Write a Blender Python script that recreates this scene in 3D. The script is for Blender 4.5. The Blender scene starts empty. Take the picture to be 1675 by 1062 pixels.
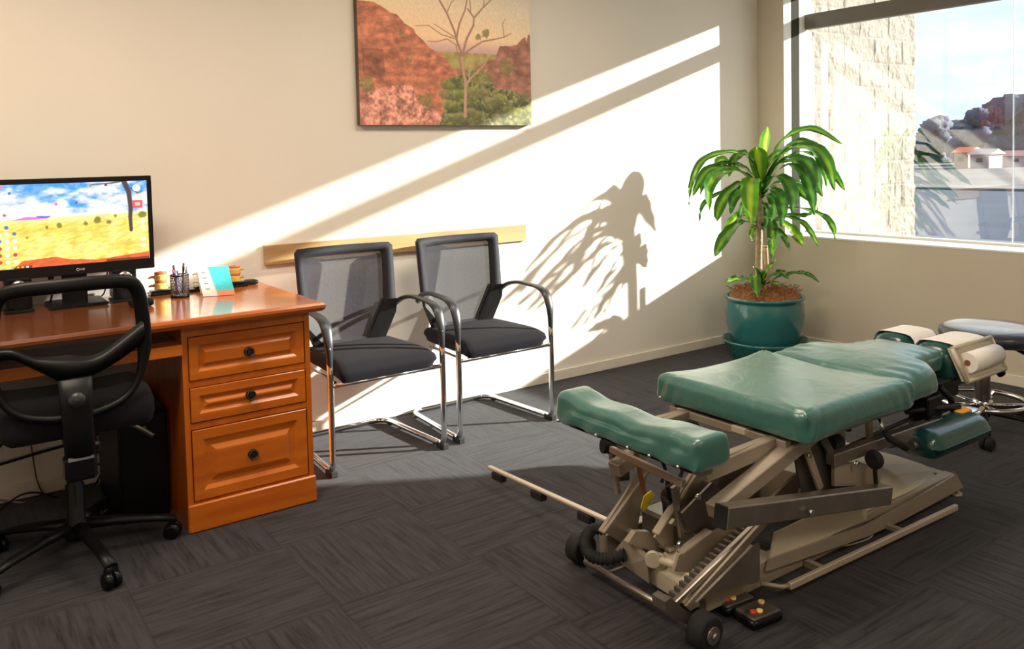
import bpy, bmesh, math, random
import numpy as np
from mathutils import Vector, Matrix
PI = math.pi
sc = bpy.context.scene
C = sc.collection
random.seed(7)

# ------------------------------------------------------------------ camera, world, sun, fill lamps, exposure
CAMLOC = Vector((-5.0103, -3.9583, 1.36))
YAW, PITCH, ROLL, FPX, PPY = 0.6175, -0.0492, -0.0225, 1378.9, 322.7
cyw, syw = math.cos(YAW), math.sin(YAW)
fwd = Vector((syw*math.cos(PITCH), cyw*math.cos(PITCH), math.sin(PITCH)))
r0 = Vector((cyw, -syw, 0)); u0 = r0.cross(fwd)
rgt = r0*math.cos(ROLL)+u0*math.sin(ROLL); upv = u0*math.cos(ROLL)-r0*math.sin(ROLL)
cam_d = bpy.data.cameras.new('camera'); cam = bpy.data.objects.new('camera', cam_d); C.objects.link(cam)
cam_d.sensor_width = 36; cam_d.lens = 36*FPX/1675; cam_d.shift_y = (PPY-531)/1675; cam_d.clip_end = 500; cam_d.clip_start = .05
m = Matrix((rgt, upv, -fwd)).transposed().to_4x4(); m.translation = CAMLOC
cam.matrix_world = m
sc.camera = cam

def at(px, py, Y=None, X=None, Z=None):
    """the point of a known vertical or level plane that is seen at a pixel (used to read sizes off the photograph)"""
    d = fwd*FPX + rgt*(px-837.5) - upv*(py-PPY)
    if Y is not None: t = (Y-CAMLOC.y)/d.y
    elif X is not None: t = (X-CAMLOC.x)/d.x
    else: t = (Z-CAMLOC.z)/d.z
    return CAMLOC + d*t

sc.view_settings.view_transform = 'Standard'; sc.view_settings.look = 'None'
sc.view_settings.exposure = 0.75; sc.view_settings.gamma = 1; sc.view_settings.use_curve_mapping = False

W = bpy.data.worlds.new('sky'); sc.world = W; W.use_nodes = True
nt = W.node_tree; nt.nodes.clear()
def N(t, ty, **k):
    n = t.nodes.new(ty)
    for a, b in k.items(): setattr(n, a, b)
    return n
wo = N(nt, 'ShaderNodeOutputWorld'); bg = N(nt, 'ShaderNodeBackground'); nt.links.new(bg.outputs[0], wo.inputs[0])
tc = N(nt, 'ShaderNodeTexCoord'); sep = N(nt, 'ShaderNodeSeparateXYZ'); nt.links.new(tc.outputs['Generated'], sep.inputs[0])
rp = N(nt, 'ShaderNodeValToRGB'); nt.links.new(sep.outputs['Z'], rp.inputs[0])
e = rp.color_ramp.elements; e[0].position = 0.0; e[0].color = (.62, .76, .90, 1); e[1].position = .5; e[1].color = (.30, .55, .95, 1)
x = e.new(.10); x.color = (.55, .84, .95, 1)
mp = N(nt, 'ShaderNodeMapping'); mp.inputs['Scale'].default_value = (1.5, 1.5, 9); nt.links.new(tc.outputs['Generated'], mp.inputs[0])
nz = N(nt, 'ShaderNodeTexNoise'); nz.inputs['Scale'].default_value = 2.3; nz.inputs['Detail'].default_value = 7; nz.inputs['Roughness'].default_value = .55
nt.links.new(mp.outputs[0], nz.inputs[0])
cr = N(nt, 'ShaderNodeValToRGB'); cr.color_ramp.elements[0].position = .36; cr.color_ramp.elements[1].position = .60; nt.links.new(nz.outputs[0], cr.inputs[0])
mx = N(nt, 'ShaderNodeMixRGB'); nt.links.new(cr.outputs[0], mx.inputs[0]); nt.links.new(rp.outputs[0], mx.inputs[1]); mx.inputs[2].default_value = (.85, .92, .95, 1)
nt.links.new(mx.outputs[0], bg.inputs[0]); bg.inputs[1].default_value = 1.0

sun_d = bpy.data.lights.new('sun', 'SUN'); sun_d.energy = 12.0; sun_d.angle = math.radians(.9); sun_d.color = (1, .96, .88)
sun = bpy.data.objects.new('sun', sun_d); C.objects.link(sun)
SD = Vector((-1, .56, -.345)).normalized()
sun.rotation_euler = SD.to_track_quat('-Z', 'Y').to_euler(); sun.location = (4, -3, 3)
def fill_lamp(x, y, w, col=(1, .85, .68)):  # lamps on the unseen ceiling, added as warm ambient fill
    d = bpy.data.lights.new('ceiling_fill', 'AREA'); d.shape = 'RECTANGLE'; d.size = 1.2; d.size_y = .6; d.energy = w; d.color = col
    o = bpy.data.objects.new('ceiling_fill', d); C.objects.link(o); o.location = (x, y, 2.655)
FILL_LAMPS = [(-5.0, -1.6, 29), (-2.6, -1.5, 17), (-5.0, -4.4, 15), (-2.4, -4.6, 13)]
for a, b, w in FILL_LAMPS: fill_lamp(a, b, w)

# ------------------------------------------------------------------ materials
def setin(b, name, v):
    if name in b.inputs: b.inputs[name].default_value = v
def M(name, col, rough=.5, metal=0, var=.08, scale=9, bump=0, bscale=80, coat=0, spec=.5, sheen=0, trans=0, stretch=(1,1,1)):
    m = bpy.data.materials.new(name); m.use_nodes = True; t = m.node_tree; b = t.nodes['Principled BSDF']; L = t.links.new
    tc = N(t, 'ShaderNodeTexCoord'); mp = N(t, 'ShaderNodeMapping'); mp.inputs['Scale'].default_value = stretch; L(tc.outputs['Object'], mp.inputs[0])
    nz = N(t, 'ShaderNodeTexNoise'); nz.inputs['Scale'].default_value = scale; nz.inputs['Detail'].default_value = 4; L(mp.outputs[0], nz.inputs[0])
    r = N(t, 'ShaderNodeValToRGB'); L(nz.outputs[0], r.inputs[0])
    r.color_ramp.elements[0].position = .3; r.color_ramp.elements[1].position = .7
    r.color_ramp.elements[0].color = tuple(c*(1-var) for c in col)+(1,); r.color_ramp.elements[1].color = tuple(min(1, c*(1+var)) for c in col)+(1,)
    L(r.outputs[0], b.inputs['Base Color'])
    setin(b, 'Roughness', rough); setin(b, 'Metallic', metal); setin(b, 'Coat Weight', coat); setin(b, 'Coat Roughness', .08); setin(b, 'Specular IOR Level', spec); setin(b, 'Sheen Weight', sheen)
    if bump:
        n2 = N(t, 'ShaderNodeTexNoise'); n2.inputs['Scale'].default_value = bscale; n2.inputs['Detail'].default_value = 3; L(mp.outputs[0], n2.inputs[0])
        bp = N(t, 'ShaderNodeBump'); bp.inputs['Strength'].default_value = bump; bp.inputs['Distance'].default_value = .01; L(n2.outputs[0], bp.inputs['Height']); L(bp.outputs[0], b.inputs['Normal'])
    if trans:
        o = t.nodes['Material Output']; tr = N(t, 'ShaderNodeBsdfTransparent'); ms = N(t, 'ShaderNodeMixShader'); ms.inputs[0].default_value = trans
        L(b.outputs[0], ms.inputs[1]); L(tr.outputs[0], ms.inputs[2]); L(ms.outputs[0], o.inputs[0])
    return m
def wood(name, c1, c2, axis, rough=.3, coat=.5, knots=True, sc_=1.0):
    m = bpy.data.materials.new(name); m.use_nodes = True; t = m.node_tree; b = t.nodes['Principled BSDF']; L = t.links.new
    tc = N(t, 'ShaderNodeTexCoord'); mp = N(t, 'ShaderNodeMapping'); s = [9*sc_]*3; s[axis] = .9*sc_; mp.inputs['Scale'].default_value = s; L(tc.outputs['Object'], mp.inputs[0])
    nz = N(t, 'ShaderNodeTexNoise'); nz.inputs['Scale'].default_value = 2.2; nz.inputs['Detail'].default_value = 6; nz.inputs['Distortion'].default_value = .6; L(mp.outputs[0], nz.inputs[0])
    r = N(t, 'ShaderNodeValToRGB'); L(nz.outputs[0], r.inputs[0]); r.color_ramp.elements[0].position = .32; r.color_ramp.elements[1].position = .68
    r.color_ramp.elements[0].color = c1+(1,); r.color_ramp.elements[1].color = c2+(1,)
    col = r.outputs[0]
    if knots:
        v = N(t, 'ShaderNodeTexVoronoi'); v.inputs['Scale'].default_value = 4.3; L(tc.outputs['Object'], v.inputs[0])
        k = N(t, 'ShaderNodeValToRGB'); L(v.outputs['Distance'], k.inputs[0]); k.color_ramp.elements[0].position = .03; k.color_ramp.elements[0].color = (0, 0, 0, 1); k.color_ramp.elements[1].position = .07; k.color_ramp.elements[1].color = (1, 1, 1, 1)
        mx = N(t, 'ShaderNodeMixRGB'); L(k.outputs[0], mx.inputs[0]); mx.inputs[1].default_value = tuple(c*.25 for c in c1)+(1,); L(col, mx.inputs[2]); col = mx.outputs[0]
    L(col, b.inputs['Base Color']); setin(b, 'Roughness', rough); setin(b, 'Coat Weight', coat); setin(b, 'Coat Roughness', .12)
    return m

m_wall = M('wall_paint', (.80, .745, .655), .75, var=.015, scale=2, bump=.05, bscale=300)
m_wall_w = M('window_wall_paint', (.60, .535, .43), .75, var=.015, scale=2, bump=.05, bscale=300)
m_ceil = M('ceiling_paint', (.8, .78, .74), .9, var=.02)
m_skirt = M('skirting_gloss', (.76, .70, .60), .4, var=.02)
m_pine = wood('pine_orange', (.43, .088, .004), (.60, .155, .008), 0)
m_pinev = wood('pine_orange_upright', (.40, .075, .004), (.55, .135, .008), 2)
m_pinet = wood('pine_worn_top', (.40, .095, .014), (.52, .145, .024), 0, rough=.22, coat=.8)
m_oak = wood('oak_rail', (.36, .215, .085), (.50, .32, .14), 0, rough=.5, coat=.1, knots=False)
m_black = M('black_plastic', (.005, .005, .0055), .42, var=.15, spec=.25)
m_blackg = M('black_gloss_plastic', (.004, .004, .005), .3, var=.1, spec=.25)
m_armpl = M('arm_plastic', (.02, .021, .024), .38, var=.1)
m_rubber = M('black_rubber', (.007, .007, .007), .8, var=.2)
m_fab = M('black_fabric', (.009, .008, .011), .9, var=.2, scale=300, bump=.3, bscale=500, sheen=.03, spec=.15)
m_mesh = M('black_mesh', (.022, .021, .027), .75, var=.35, scale=260, trans=.10, sheen=.1, spec=.2)
m_meshframe = M('mesh_band', (.016, .016, .021), .7, var=.2, scale=200, sheen=.08, spec=.25)
m_omesh = M('office_mesh', (.005, .005, .005), .8, var=.3, scale=300, trans=.36)
m_chrome = M('chrome', (.80, .80, .80), .07, metal=1, var=.02)
m_steel = M('brushed_steel', (.34, .30, .26), .33, metal=.85, var=.12, scale=14)
m_dsteel = M('dark_steel', (.13, .115, .10), .38, metal=.7, var=.12, scale=12)
m_beige = M('beige_metal_paint', (.33, .275, .21), .38, metal=.25, var=.07, bump=.03)
m_cream = M('cream_metal_paint', (.52, .46, .34), .4, var=.05)
m_bronze = M('dark_bronze', (.055, .045, .035), .35, metal=.8)
m_paper = M('white_paper', (.86, .82, .78), .8, var=.02)
m_coir = M('coir', (.26, .10, .03), .95, var=.5, scale=60, bump=1, bscale=90)
m_pot = M('teal_ceramic', (.025, .15, .155), .16, var=.12, coat=.6)
m_cane = M('cane_bark', (.42, .30, .19), .8, var=.25, scale=30, bump=.5, bscale=50)
m_red = M('brown_red', (.20, .07, .03), .6)
m_yellow = M('yellow_plastic', (.75, .55, .03), .5)
m_orange = M('orange_label', (.85, .35, .03), .5)
m_wood_bar = M('champagne_bar', (.52, .43, .33), .35, metal=.3, var=.05)
m_red_led = M('red_indicator', (.7, .05, .02), .3)
m_amber = M('amber_indicator', (.9, .6, .2), .3)

def vinyl():
    m = M('teal_vinyl', (.034, .142, .120), .34, var=.06, scale=5, spec=.5, coat=.55, sheen=.2)
    t = m.node_tree; b = t.nodes['Principled BSDF']; L = t.links.new
    tc = N(t, 'ShaderNodeTexCoord'); n1 = N(t, 'ShaderNodeTexNoise'); n1.inputs['Scale'].default_value = 7; n1.inputs['Detail'].default_value = 3; n1.inputs['Distortion'].default_value = 1.2
    L(tc.outputs['Object'], n1.inputs[0]); bp = N(t, 'ShaderNodeBump'); bp.inputs['Strength'].default_value = .35; bp.inputs['Distance'].default_value = .02
    L(n1.outputs[0], bp.inputs['Height']); L(bp.outputs[0], b.inputs['Normal']); setin(b, 'Coat Roughness', .25)
    return m
m_vinyl = vinyl()
m_vinyl_d = M('deep_teal_vinyl', (.006, .058, .055), .3, var=.06, coat=.5)
m_vinyl_b = M('black_vinyl', (.014, .015, .03), .45, var=.1, coat=.5, sheen=.2)

def carpet():
    m = bpy.data.materials.new('carpet_tiles'); m.use_nodes = True; t = m.node_tree; b = t.nodes['Principled BSDF']; L = t.links.new
    g = N(t, 'ShaderNodeNewGeometry'); s = N(t, 'ShaderNodeSeparateXYZ'); L(g.outputs['Position'], s.inputs[0])
    def mth(op, a, bb=None):
        n = N(t, 'ShaderNodeMath', operation=op)
        if hasattr(a, 'is_output'): L(a, n.inputs[0])
        else: n.inputs[0].default_value = a
        if bb is not None:
            if hasattr(bb, 'is_output'): L(bb, n.inputs[1])
            else: n.inputs[1].default_value = bb
        return n.outputs[0]
    ux = mth('MULTIPLY', mth('ADD', s.outputs[0], 3.51+10), 2); uy = mth('MULTIPLY', mth('ADD', s.outputs[1], 1.09+10), 2)
    fx, fy = mth('FLOOR', ux), mth('FLOOR', uy)
    par = mth('MODULO', mth('ADD', fx, fy), 2)
    offs = mth('ADD', mth('MULTIPLY', fx, 3.7), mth('MULTIPLY', fy, 5.3))
    def streak(sx, sy):
        cx_ = N(t, 'ShaderNodeCombineXYZ'); L(mth('MULTIPLY', s.outputs[0], sx), cx_.inputs[0]); L(mth('MULTIPLY', s.outputs[1], sy), cx_.inputs[1]); L(offs, cx_.inputs[2])
        n = N(t, 'ShaderNodeTexNoise'); n.inputs['Scale'].default_value = 1; n.inputs['Detail'].default_value = 3; n.inputs['Roughness'].default_value = .6; L(cx_.outputs[0], n.inputs[0])
        return n.outputs[0]
    a, c = streak(70, 5), streak(5, 70)
    mx = N(t, 'ShaderNodeMixRGB'); L(par, mx.inputs[0]); L(a, mx.inputs[1]); L(c, mx.inputs[2])
    r = N(t, 'ShaderNodeValToRGB'); L(mx.outputs[0], r.inputs[0]); E = r.color_ramp.elements
    E[0].position = .33; E[0].color = (.014, .013, .0145, 1); E[1].position = .62; E[1].color = (.040, .039, .045, 1); q = E.new(.45); q.color = (.029, .027, .030, 1)
    # seam between tiles
    def edge(u): 
        f_ = mth('FRACT', u); return mth('MINIMUM', f_, mth('SUBTRACT', 1.0, f_))
    ed = mth('MINIMUM', edge(ux), edge(uy)); cr = N(t, 'ShaderNodeMapRange'); cr.inputs[1].default_value = 0; cr.inputs[2].default_value = .012; cr.inputs[3].default_value = .72; cr.inputs[4].default_value = 1; L(ed, cr.inputs[0])
    v = N(t, 'ShaderNodeVectorMath', operation='SCALE'); L(r.outputs[0], v.inputs[0]); L(cr.outputs[0], v.inputs['Scale'])
    L(v.outputs[0], b.inputs['Base Color']); setin(b, 'Roughness', .95); setin(b, 'Sheen Weight', .12); setin(b, 'Sheen Roughness', .4); setin(b, 'Specular IOR Level', .2)
    fn = N(t, 'ShaderNodeTexNoise'); fn.inputs['Scale'].default_value = 350; L(g.outputs['Position'], fn.inputs[0])
    ad = mth('ADD', mth('MULTIPLY', fn.outputs[0], .5), mx.outputs[0]) if False else fn.outputs[0]
    bp = N(t, 'ShaderNodeBump'); bp.inputs['Strength'].default_value = .4; bp.inputs['Distance'].default_value = .006; L(ad, bp.inputs['Height']); L(bp.outputs[0], b.inputs['Normal'])
    return m
m_carpet = carpet()

def glass():
    m = bpy.data.materials.new('window_glass'); m.use_nodes = True; t = m.node_tree; t.nodes.clear(); L = t.links.new
    o = N(t, 'ShaderNodeOutputMaterial'); tr = N(t, 'ShaderNodeBsdfTransparent'); tr.inputs[0].default_value = (.97, .99, .99, 1)
    gl = N(t, 'ShaderNodeBsdfGlossy'); gl.inputs['Roughness'].default_value = .0
    lw = N(t, 'ShaderNodeFresnel'); lw.inputs[0].default_value = 1.5; ml = N(t, 'ShaderNodeMath', operation='MULTIPLY_ADD'); L(lw.outputs[0], ml.inputs[0]); ml.inputs[1].default_value = 1.7; ml.inputs[2].default_value = .05
    nz = N(t, 'ShaderNodeTexNoise'); nz.inputs['Scale'].default_value = 2; L(nz.outputs[0], tr.inputs[0]) if False else None
    mx = N(t, 'ShaderNodeMixShader'); L(ml.outputs[0], mx.inputs[0]); L(tr.outputs[0], mx.inputs[1]); L(gl.outputs[0], mx.inputs[2]); L(mx.outputs[0], o.inputs[0])
    return m
m_glass = glass()

def attr_mat(name, emit=0, rough=.6):
    m = bpy.data.materials.new(name); m.use_nodes = True; t = m.node_tree; b = t.nodes['Principled BSDF']; L = t.links.new
    a = N(t, 'ShaderNodeAttribute'); a.attribute_name = 'Col'
    if emit:
        L(a.outputs['Color'], b.inputs['Emission Color']); setin(b, 'Emission Strength', emit); setin(b, 'Base Color', (.02, .02, .02, 1)); setin(b, 'Roughness', .3)
    else: L(a.outputs['Color'], b.inputs['Base Color']); setin(b, 'Roughness', rough)
    return m

# ------------------------------------------------------------------ mesh helpers
class MB:
    def __init__(s): s.v = []; s.f = []; s.sm = []
    def add(s, vs, fs, smooth=False):
        o = len(s.v); s.v += [tuple(v) for v in vs]; s.f += [tuple(o+i for i in f) for f in fs]; s.sm += [smooth]*len(fs); return s
    def box(s, x0, x1, y0, y1, z0, z1, bev=0):
        x0, x1 = sorted((x0, x1)); y0, y1 = sorted((y0, y1)); z0, z1 = sorted((z0, z1))
        if bev > 0:
            b = min(bev, (x1-x0)*.49, (y1-y0)*.49, (z1-z0)*.49)
            vs, idx = [], {}
            for ix, X in enumerate((x0, x1)):
                for iy, Y in enumerate((y0, y1)):
                    for iz, Z in enumerate((z0, z1)):
                        sx, sy, sz = (1, -1)[ix], (1, -1)[iy], (1, -1)[iz]
                        for k, d in enumerate(((0, sy*b, sz*b), (sx*b, 0, sz*b), (sx*b, sy*b, 0))):
                            idx[(ix, iy, iz, k)] = len(vs); vs.append((X+d[0], Y+d[1], Z+d[2]))
            fs = []
            for i in (0, 1):
                fs.append([idx[(i, a, c, 0)] for a, c in ((0, 0), (1, 0), (1, 1), (0, 1))])
                fs.append([idx[(a, i, c, 1)] for a, c in ((0, 0), (1, 0), (1, 1), (0, 1))])
                fs.append([idx[(a, c, i, 2)] for a, c in ((0, 0), (1, 0), (1, 1), (0, 1))])
            for i in (0, 1):
                for j in (0, 1):
                    fs.append([idx[(0, i, j, 1)], idx[(1, i, j, 1)], idx[(1, i, j, 2)], idx[(0, i, j, 2)]])
                    fs.append([idx[(i, 0, j, 0)], idx[(i, 1, j, 0)], idx[(i, 1, j, 2)], idx[(i, 0, j, 2)]])
                    fs.append([idx[(i, j, 0, 0)], idx[(i, j, 1, 0)], idx[(i, j, 1, 1)], idx[(i, j, 0, 1)]])
                    for k in (0, 1): fs.append([idx[(i, j, k, q)] for q in (0, 1, 2)])
            return s.add(vs, fs)
        v = [(a, b, c) for a in (x0, x1) for b in (y0, y1) for c in (z0, z1)]
        return s.add(v, [(0, 1, 3, 2), (4, 6, 7, 5), (0, 4, 5, 1), (2, 3, 7, 6), (0, 2, 6, 4), (1, 5, 7, 3)])
    def tube(s, pts, r, side=None, n=10, aspect=1.0, closed=False, cap=True):
        """round (or flattened) section swept along a path; r: one radius or one per point"""
        P = [Vector(p) for p in pts]; k = len(P); R = r if isinstance(r, (list, tuple)) else [r]*k
        vs = []; last = None
        for i in range(k):
            if closed: T = (P[(i+1) % k]-P[i-1]).normalized()
            elif i == 0: T = (P[1]-P[0]).normalized()
            elif i == k-1: T = (P[-1]-P[-2]).normalized()
            else: T = ((P[i+1]-P[i]).normalized()+(P[i]-P[i-1]).normalized()).normalized()
            if side is not None: S = Vector(side)
            elif last is None: S = Vector((0, 0, 1)) if abs(T.z) < .9 else Vector((1, 0, 0))
            else: S = last
            S = (S-T*S.dot(T)).normalized(); last = S; B = T.cross(S)
            rr = R[i]; ra, rb = (rr if isinstance(rr, tuple) else (rr, rr*aspect))
            for j in range(n):
                a = 2*PI*j/n; vs.append(P[i]+S*ra*math.cos(a)+B*rb*math.sin(a))
        fs = []
        for i in range(k if closed else k-1):
            for j in range(n):
                a, b = i*n+j, i*n+(j+1) % n; c, d = ((i+1) % k)*n+(j+1) % n, ((i+1) % k)*n+j
                fs.append((a, b, c, d))
        s.add(vs, fs, True)
        if not closed and cap:
            o = len(s.v)-len(vs); s.f += [tuple(o+j for j in range(n))[::-1], tuple(o+(k-1)*n+j for j in range(n))]; s.sm += [False]*2
        return s
    def cyl(s, a, b, r, n=20, r2=None): return s.tube([a, b], [r, r2 if r2 is not None else r], n=n)
    def beam(s, a, b, w, h, side=(0, 1, 0), bev=.003):
        """rectangular tube from a to b, w along side, h across"""
        a, b = Vector(a), Vector(b); T = (b-a).normalized(); S = Vector(side); S = (S-T*S.dot(T)).normalized(); B = T.cross(S)
        L = (b-a).length; t = MB().box(0, L, -w/2, w/2, -h/2, h/2, bev)
        return s.add([a+T*v[0]+S*v[1]+B*v[2] for v in t.v], t.f)
    def lathe(s, prof, c=(0, 0, 0), n=40, smooth=True):
        k = len(prof); vs = [(c[0]+r*math.cos(2*PI*j/n), c[1]+r*math.sin(2*PI*j/n), c[2]+z) for r, z in prof for j in range(n)]
        fs = [(i*n+j, i*n+(j+1) % n, (i+1)*n+(j+1) % n, (i+1)*n+j) for i in range(k-1) for j in range(n)]
        return s.add(vs, fs, smooth)
    def prism(s, pts, d):
        """closed polygon of 3D points pushed by vector d"""
        P = [Vector(p) for p in pts]; d = Vector(d); n = len(P)
        return s.add(P+[p+d for p in P], [tuple(range(n)), tuple(range(2*n-1, n-1, -1))]+[(i, i+n, (i+1) % n+n, (i+1) % n) for i in range(n)])
    def pad(s, x0, x1, y0, y1, z0, z1, r, n=(14, 14, 6), fn=None):
        """soft-edged cushion; fn(u,v,w,point) bends it, u,v,w in -1..1"""
        c = Vector(((x0+x1)/2, (y0+y1)/2, (z0+z1)/2)); h = Vector((abs(x1-x0)/2, abs(y1-y0)/2, abs(z1-z0)/2)); vs = []; fs = []; idx = {}
        def vert(u, v, w):
            key = (round(u, 5), round(v, 5), round(w, 5))
            if key in idx: return idx[key]
            p = Vector((u*h.x, v*h.y, w*h.z)); q = Vector([max(-(h[i]-r), min(h[i]-r, p[i])) if h[i] > r else 0 for i in range(3)])
            d = p-q
            if d.length > 1e-6: p = q+d.normalized()*r*min(1, max(abs(d.x), abs(d.y), abs(d.z))/r)
            p = p+c
            if fn: p = Vector(fn(u, v, w, p))
            idx[key] = len(vs); vs.append(p); return idx[key]
        def warp(i, k): # denser near the edge
            t = -1+2*i/k; return math.sin(t*PI/2)*.5+t*.5
        for ax in range(3):
            a, b = [i for i in range(3) if i != ax]
            for sg in (-1, 1):
                for i in range(n[a]):
                    for j in range(n[b]):
                        q = []
                        for (ii, jj) in ((i, j), (i+1, j), (i+1, j+1), (i, j+1)):
                            t = [0, 0, 0]; t[ax] = sg; t[a] = warp(ii, n[a]); t[b] = warp(jj, n[b]); q.append(vert(*t))
                        fs.append(q if (sg > 0) ^ (ax == 1) else q[::-1])
        return s.add(vs, fs, True)
    def build_each(s, name, mat, parent):
        """every loose piece becomes a part of its own"""
        par = list(range(len(s.v)))
        def find(i):
            while par[i] != i: par[i] = par[par[i]]; i = par[i]
            return i
        for f in s.f:
            for q in f[1:]: par[find(q)] = find(f[0])
        isl = {}
        for f, sm in zip(s.f, s.sm): isl.setdefault(find(f[0]), []).append((f, sm))
        for fl in isl.values():
            used = sorted({i for f, _ in fl for i in f}); mp_ = {a: b for b, a in enumerate(used)}
            k = MB(); k.v = [s.v[i] for i in used]; k.f = [tuple(mp_[i] for i in f) for f, _ in fl]; k.sm = [sm for _, sm in fl]; k.build(name, mat, parent)
    def build(s, name, mat, parent=None, loc=None, smooth=None):
        me = bpy.data.meshes.new(name); me.from_pydata([tuple(v) for v in s.v], [], s.f)
        me.polygons.foreach_set('use_smooth', s.sm if smooth is None else [smooth]*len(s.f)); me.materials.append(mat); me.update()
        bm = bmesh.new(); bm.from_mesh(me); bmesh.ops.recalc_face_normals(bm, faces=bm.faces); bm.to_mesh(me); bm.free()
        o = bpy.data.objects.new(name, me); C.objects.link(o)
        if parent is not None:
            o.parent = parent; root = parent
            if parent.get('world'): o.matrix_parent_inverse = Matrix.Translation(-Vector(parent['wloc'])); 
            # sub-parts of world-built things share their part's frame
        return o
def thing(name, label, cat, loc=(0, 0, 0), group=None, world=False):
    o = bpy.data.objects.new(name, None); o.empty_display_size = .1; C.objects.link(o); o.location = loc
    o['label'] = label; o['category'] = cat
    if group: o['group'] = group
    if world: o['world'] = 1; o['wloc'] = tuple(loc)
    return o
def tag(o, label, cat, group=None):
    o['label'] = label; o['category'] = cat
    if group: o['group'] = group
    return o
def struct(o): o['kind'] = 'structure'; return o
def smooth_path(pts, n=8, closed=False):
    P = [Vector(p) for p in pts]; out = []; k = len(P)
    for i in range(k if closed else k-1):
        if closed: a, b, c, d = P[i-1], P[i], P[(i+1) % k], P[(i+2) % k]
        else: a, b, c, d = P[max(i-1, 0)], P[i], P[i+1], P[min(i+2, k-1)]
        for j in range(n):
            t = j/n; out.append(.5*((2*b)+(c-a)*t+(2*a-5*b+4*c-d)*t*t+(3*b-a-3*c+d)*t**3))
    if not closed: out.append(P[-1])
    return out
def fillet(pts, r, n=5):
    """polyline with its inner corners rounded"""
    P = [Vector(p) for p in pts]; out = [P[0]]
    for i in range(1, len(P)-1):
        a = (P[i-1]-P[i]); b = (P[i+1]-P[i]); rr = min(r, a.length*.48, b.length*.48); p, q = P[i]+a.normalized()*rr, P[i]+b.normalized()*rr
        for j in range(n+1):
            t = j/n; out.append(p*(1-t)**2+P[i]*2*t*(1-t)+q*t*t)
    return out+[P[-1]]
def clone(root, dloc, label):
    r = root.copy(); C.objects.link(r); r.location = Vector(root.location)+Vector(dloc); r['label'] = label
    for ch in list(root.children):
        c = ch.copy(); C.objects.link(c); c.parent = r
        for g in ch.children:
            d = g.copy(); C.objects.link(d); d.parent = c
    return r

# ------------------------------------------------------------------ room shell
XL, YF, ZC = -6.8, -6.2, 2.7
struct(MB().box(XL-.15, .28, YF-.15, .15, -.12, 0).build('floor', m_carpet))
struct(MB().box(XL-.15, .28, YF-.15, .15, ZC, ZC+.12).build('ceiling', m_ceil))
struct(MB().box(XL-.15, 0.28, 0, .15, 0, ZC).build('wall_back', m_wall))
struct(MB().box(XL-.15, XL, YF, 0, 0, ZC).build('wall_left', m_wall))
struct(MB().box(XL-.15, 0.2, YF-.15, YF, 0, ZC).build('wall_front', m_wall))
WY0, WY1, WZ0, WZ1 = -.225, -2.87, .762, 2.462     # window opening
WT = .28
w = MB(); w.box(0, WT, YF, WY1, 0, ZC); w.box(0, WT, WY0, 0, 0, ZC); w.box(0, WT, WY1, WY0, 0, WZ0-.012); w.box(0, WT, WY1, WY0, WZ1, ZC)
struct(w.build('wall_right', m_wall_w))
struct(MB().box(XL, 0, -.014, 0, 0, .062, .003).build('baseboard_back', m_skirt))
struct(MB().box(-.014, 0, YF, -.014, 0, .062, .003).build('baseboard_right', m_skirt))
# window: sill, reveal, frame, transom, glass
m_frame = M('window_frame_grey', (.17, .155, .13), .45, var=.03)
m_sill = M('white_sill', (.86, .85, .82), .4, var=.02)
wr = thing('window_1', 'x', 'x', (0.1, WY0, WZ0)); del wr['label']; del wr['category']; wr['kind'] = 'structure'; wr['world'] = 1; wr['wloc'] = (0.1, WY0, WZ0)
MB().box(-.004, WT, WY1, WY0, WZ0-.012, WZ0, .002).build('window_sill', m_sill, wr)
f = MB(); f.box(.082, .172, WY0, WY0-.006, WZ0, WZ1); f.box(.082, .172, WY1, WY1+.006, WZ0, WZ1); f.build('window_frame', M('shade_toned_stile', (.055, .050, .040), .9, var=.03, spec=.05), wr)  # stile lies in shade; that shade is put into its dark colour
k = MB(); k.box(.0, .082, WY0, WY0-.004, WZ0, WZ1); k.box(.172, .262, WY0, WY0-.006, WZ0, WZ1); k.build('white_reveal', m_sill, wr)
MB().box(.24, .275, WY1, WY0-.006, WZ0, WZ0+.014).build('bottom_bead', m_sill, wr)
MB().box(.235, .285, WY1, WY0-.006, 2.213, 2.318, .002).build('transom', m_frame, wr)
MB().box(.256, .262, WY1, WY0-.006, WZ0+.014, 2.213).build('pane', m_glass, wr)
MB().box(.256, .262, WY1, WY0-.006, 2.318, WZ1).build('pane', m_glass, wr)
MB().box(.250, .255, -1.632, -1.627, WZ0+.014, 2.213).build('pane_joint', M('clear_sealant', (.7, .75, .8), .3, trans=.5), wr)
cd = MB().tube([(.15, -.275, 2.455), (.15, -.275, 1.6), (.15, -.276, 1.25)], .0016, n=6); 
for k in range(60): cd.add(*(lambda c: ([(c[0]+a, c[1]+b, c[2]+d) for a, b, d in ((.003,0,0),(-.003,0,0),(0,.003,0),(0,-.003,0),(0,0,.003),(0,0,-.003))], [(0,2,4),(2,1,4),(1,3,4),(3,0,4),(2,0,5),(1,2,5),(3,1,5),(0,3,5)]))((.15, -.275, 2.44-k*.018)), True)
tag(cd.build('blind_cord', M('white_plastic_bead', (.75, .74, .72), .4)), 'thin white beaded blind cord hanging at the left edge of the window', 'cord')

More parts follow.
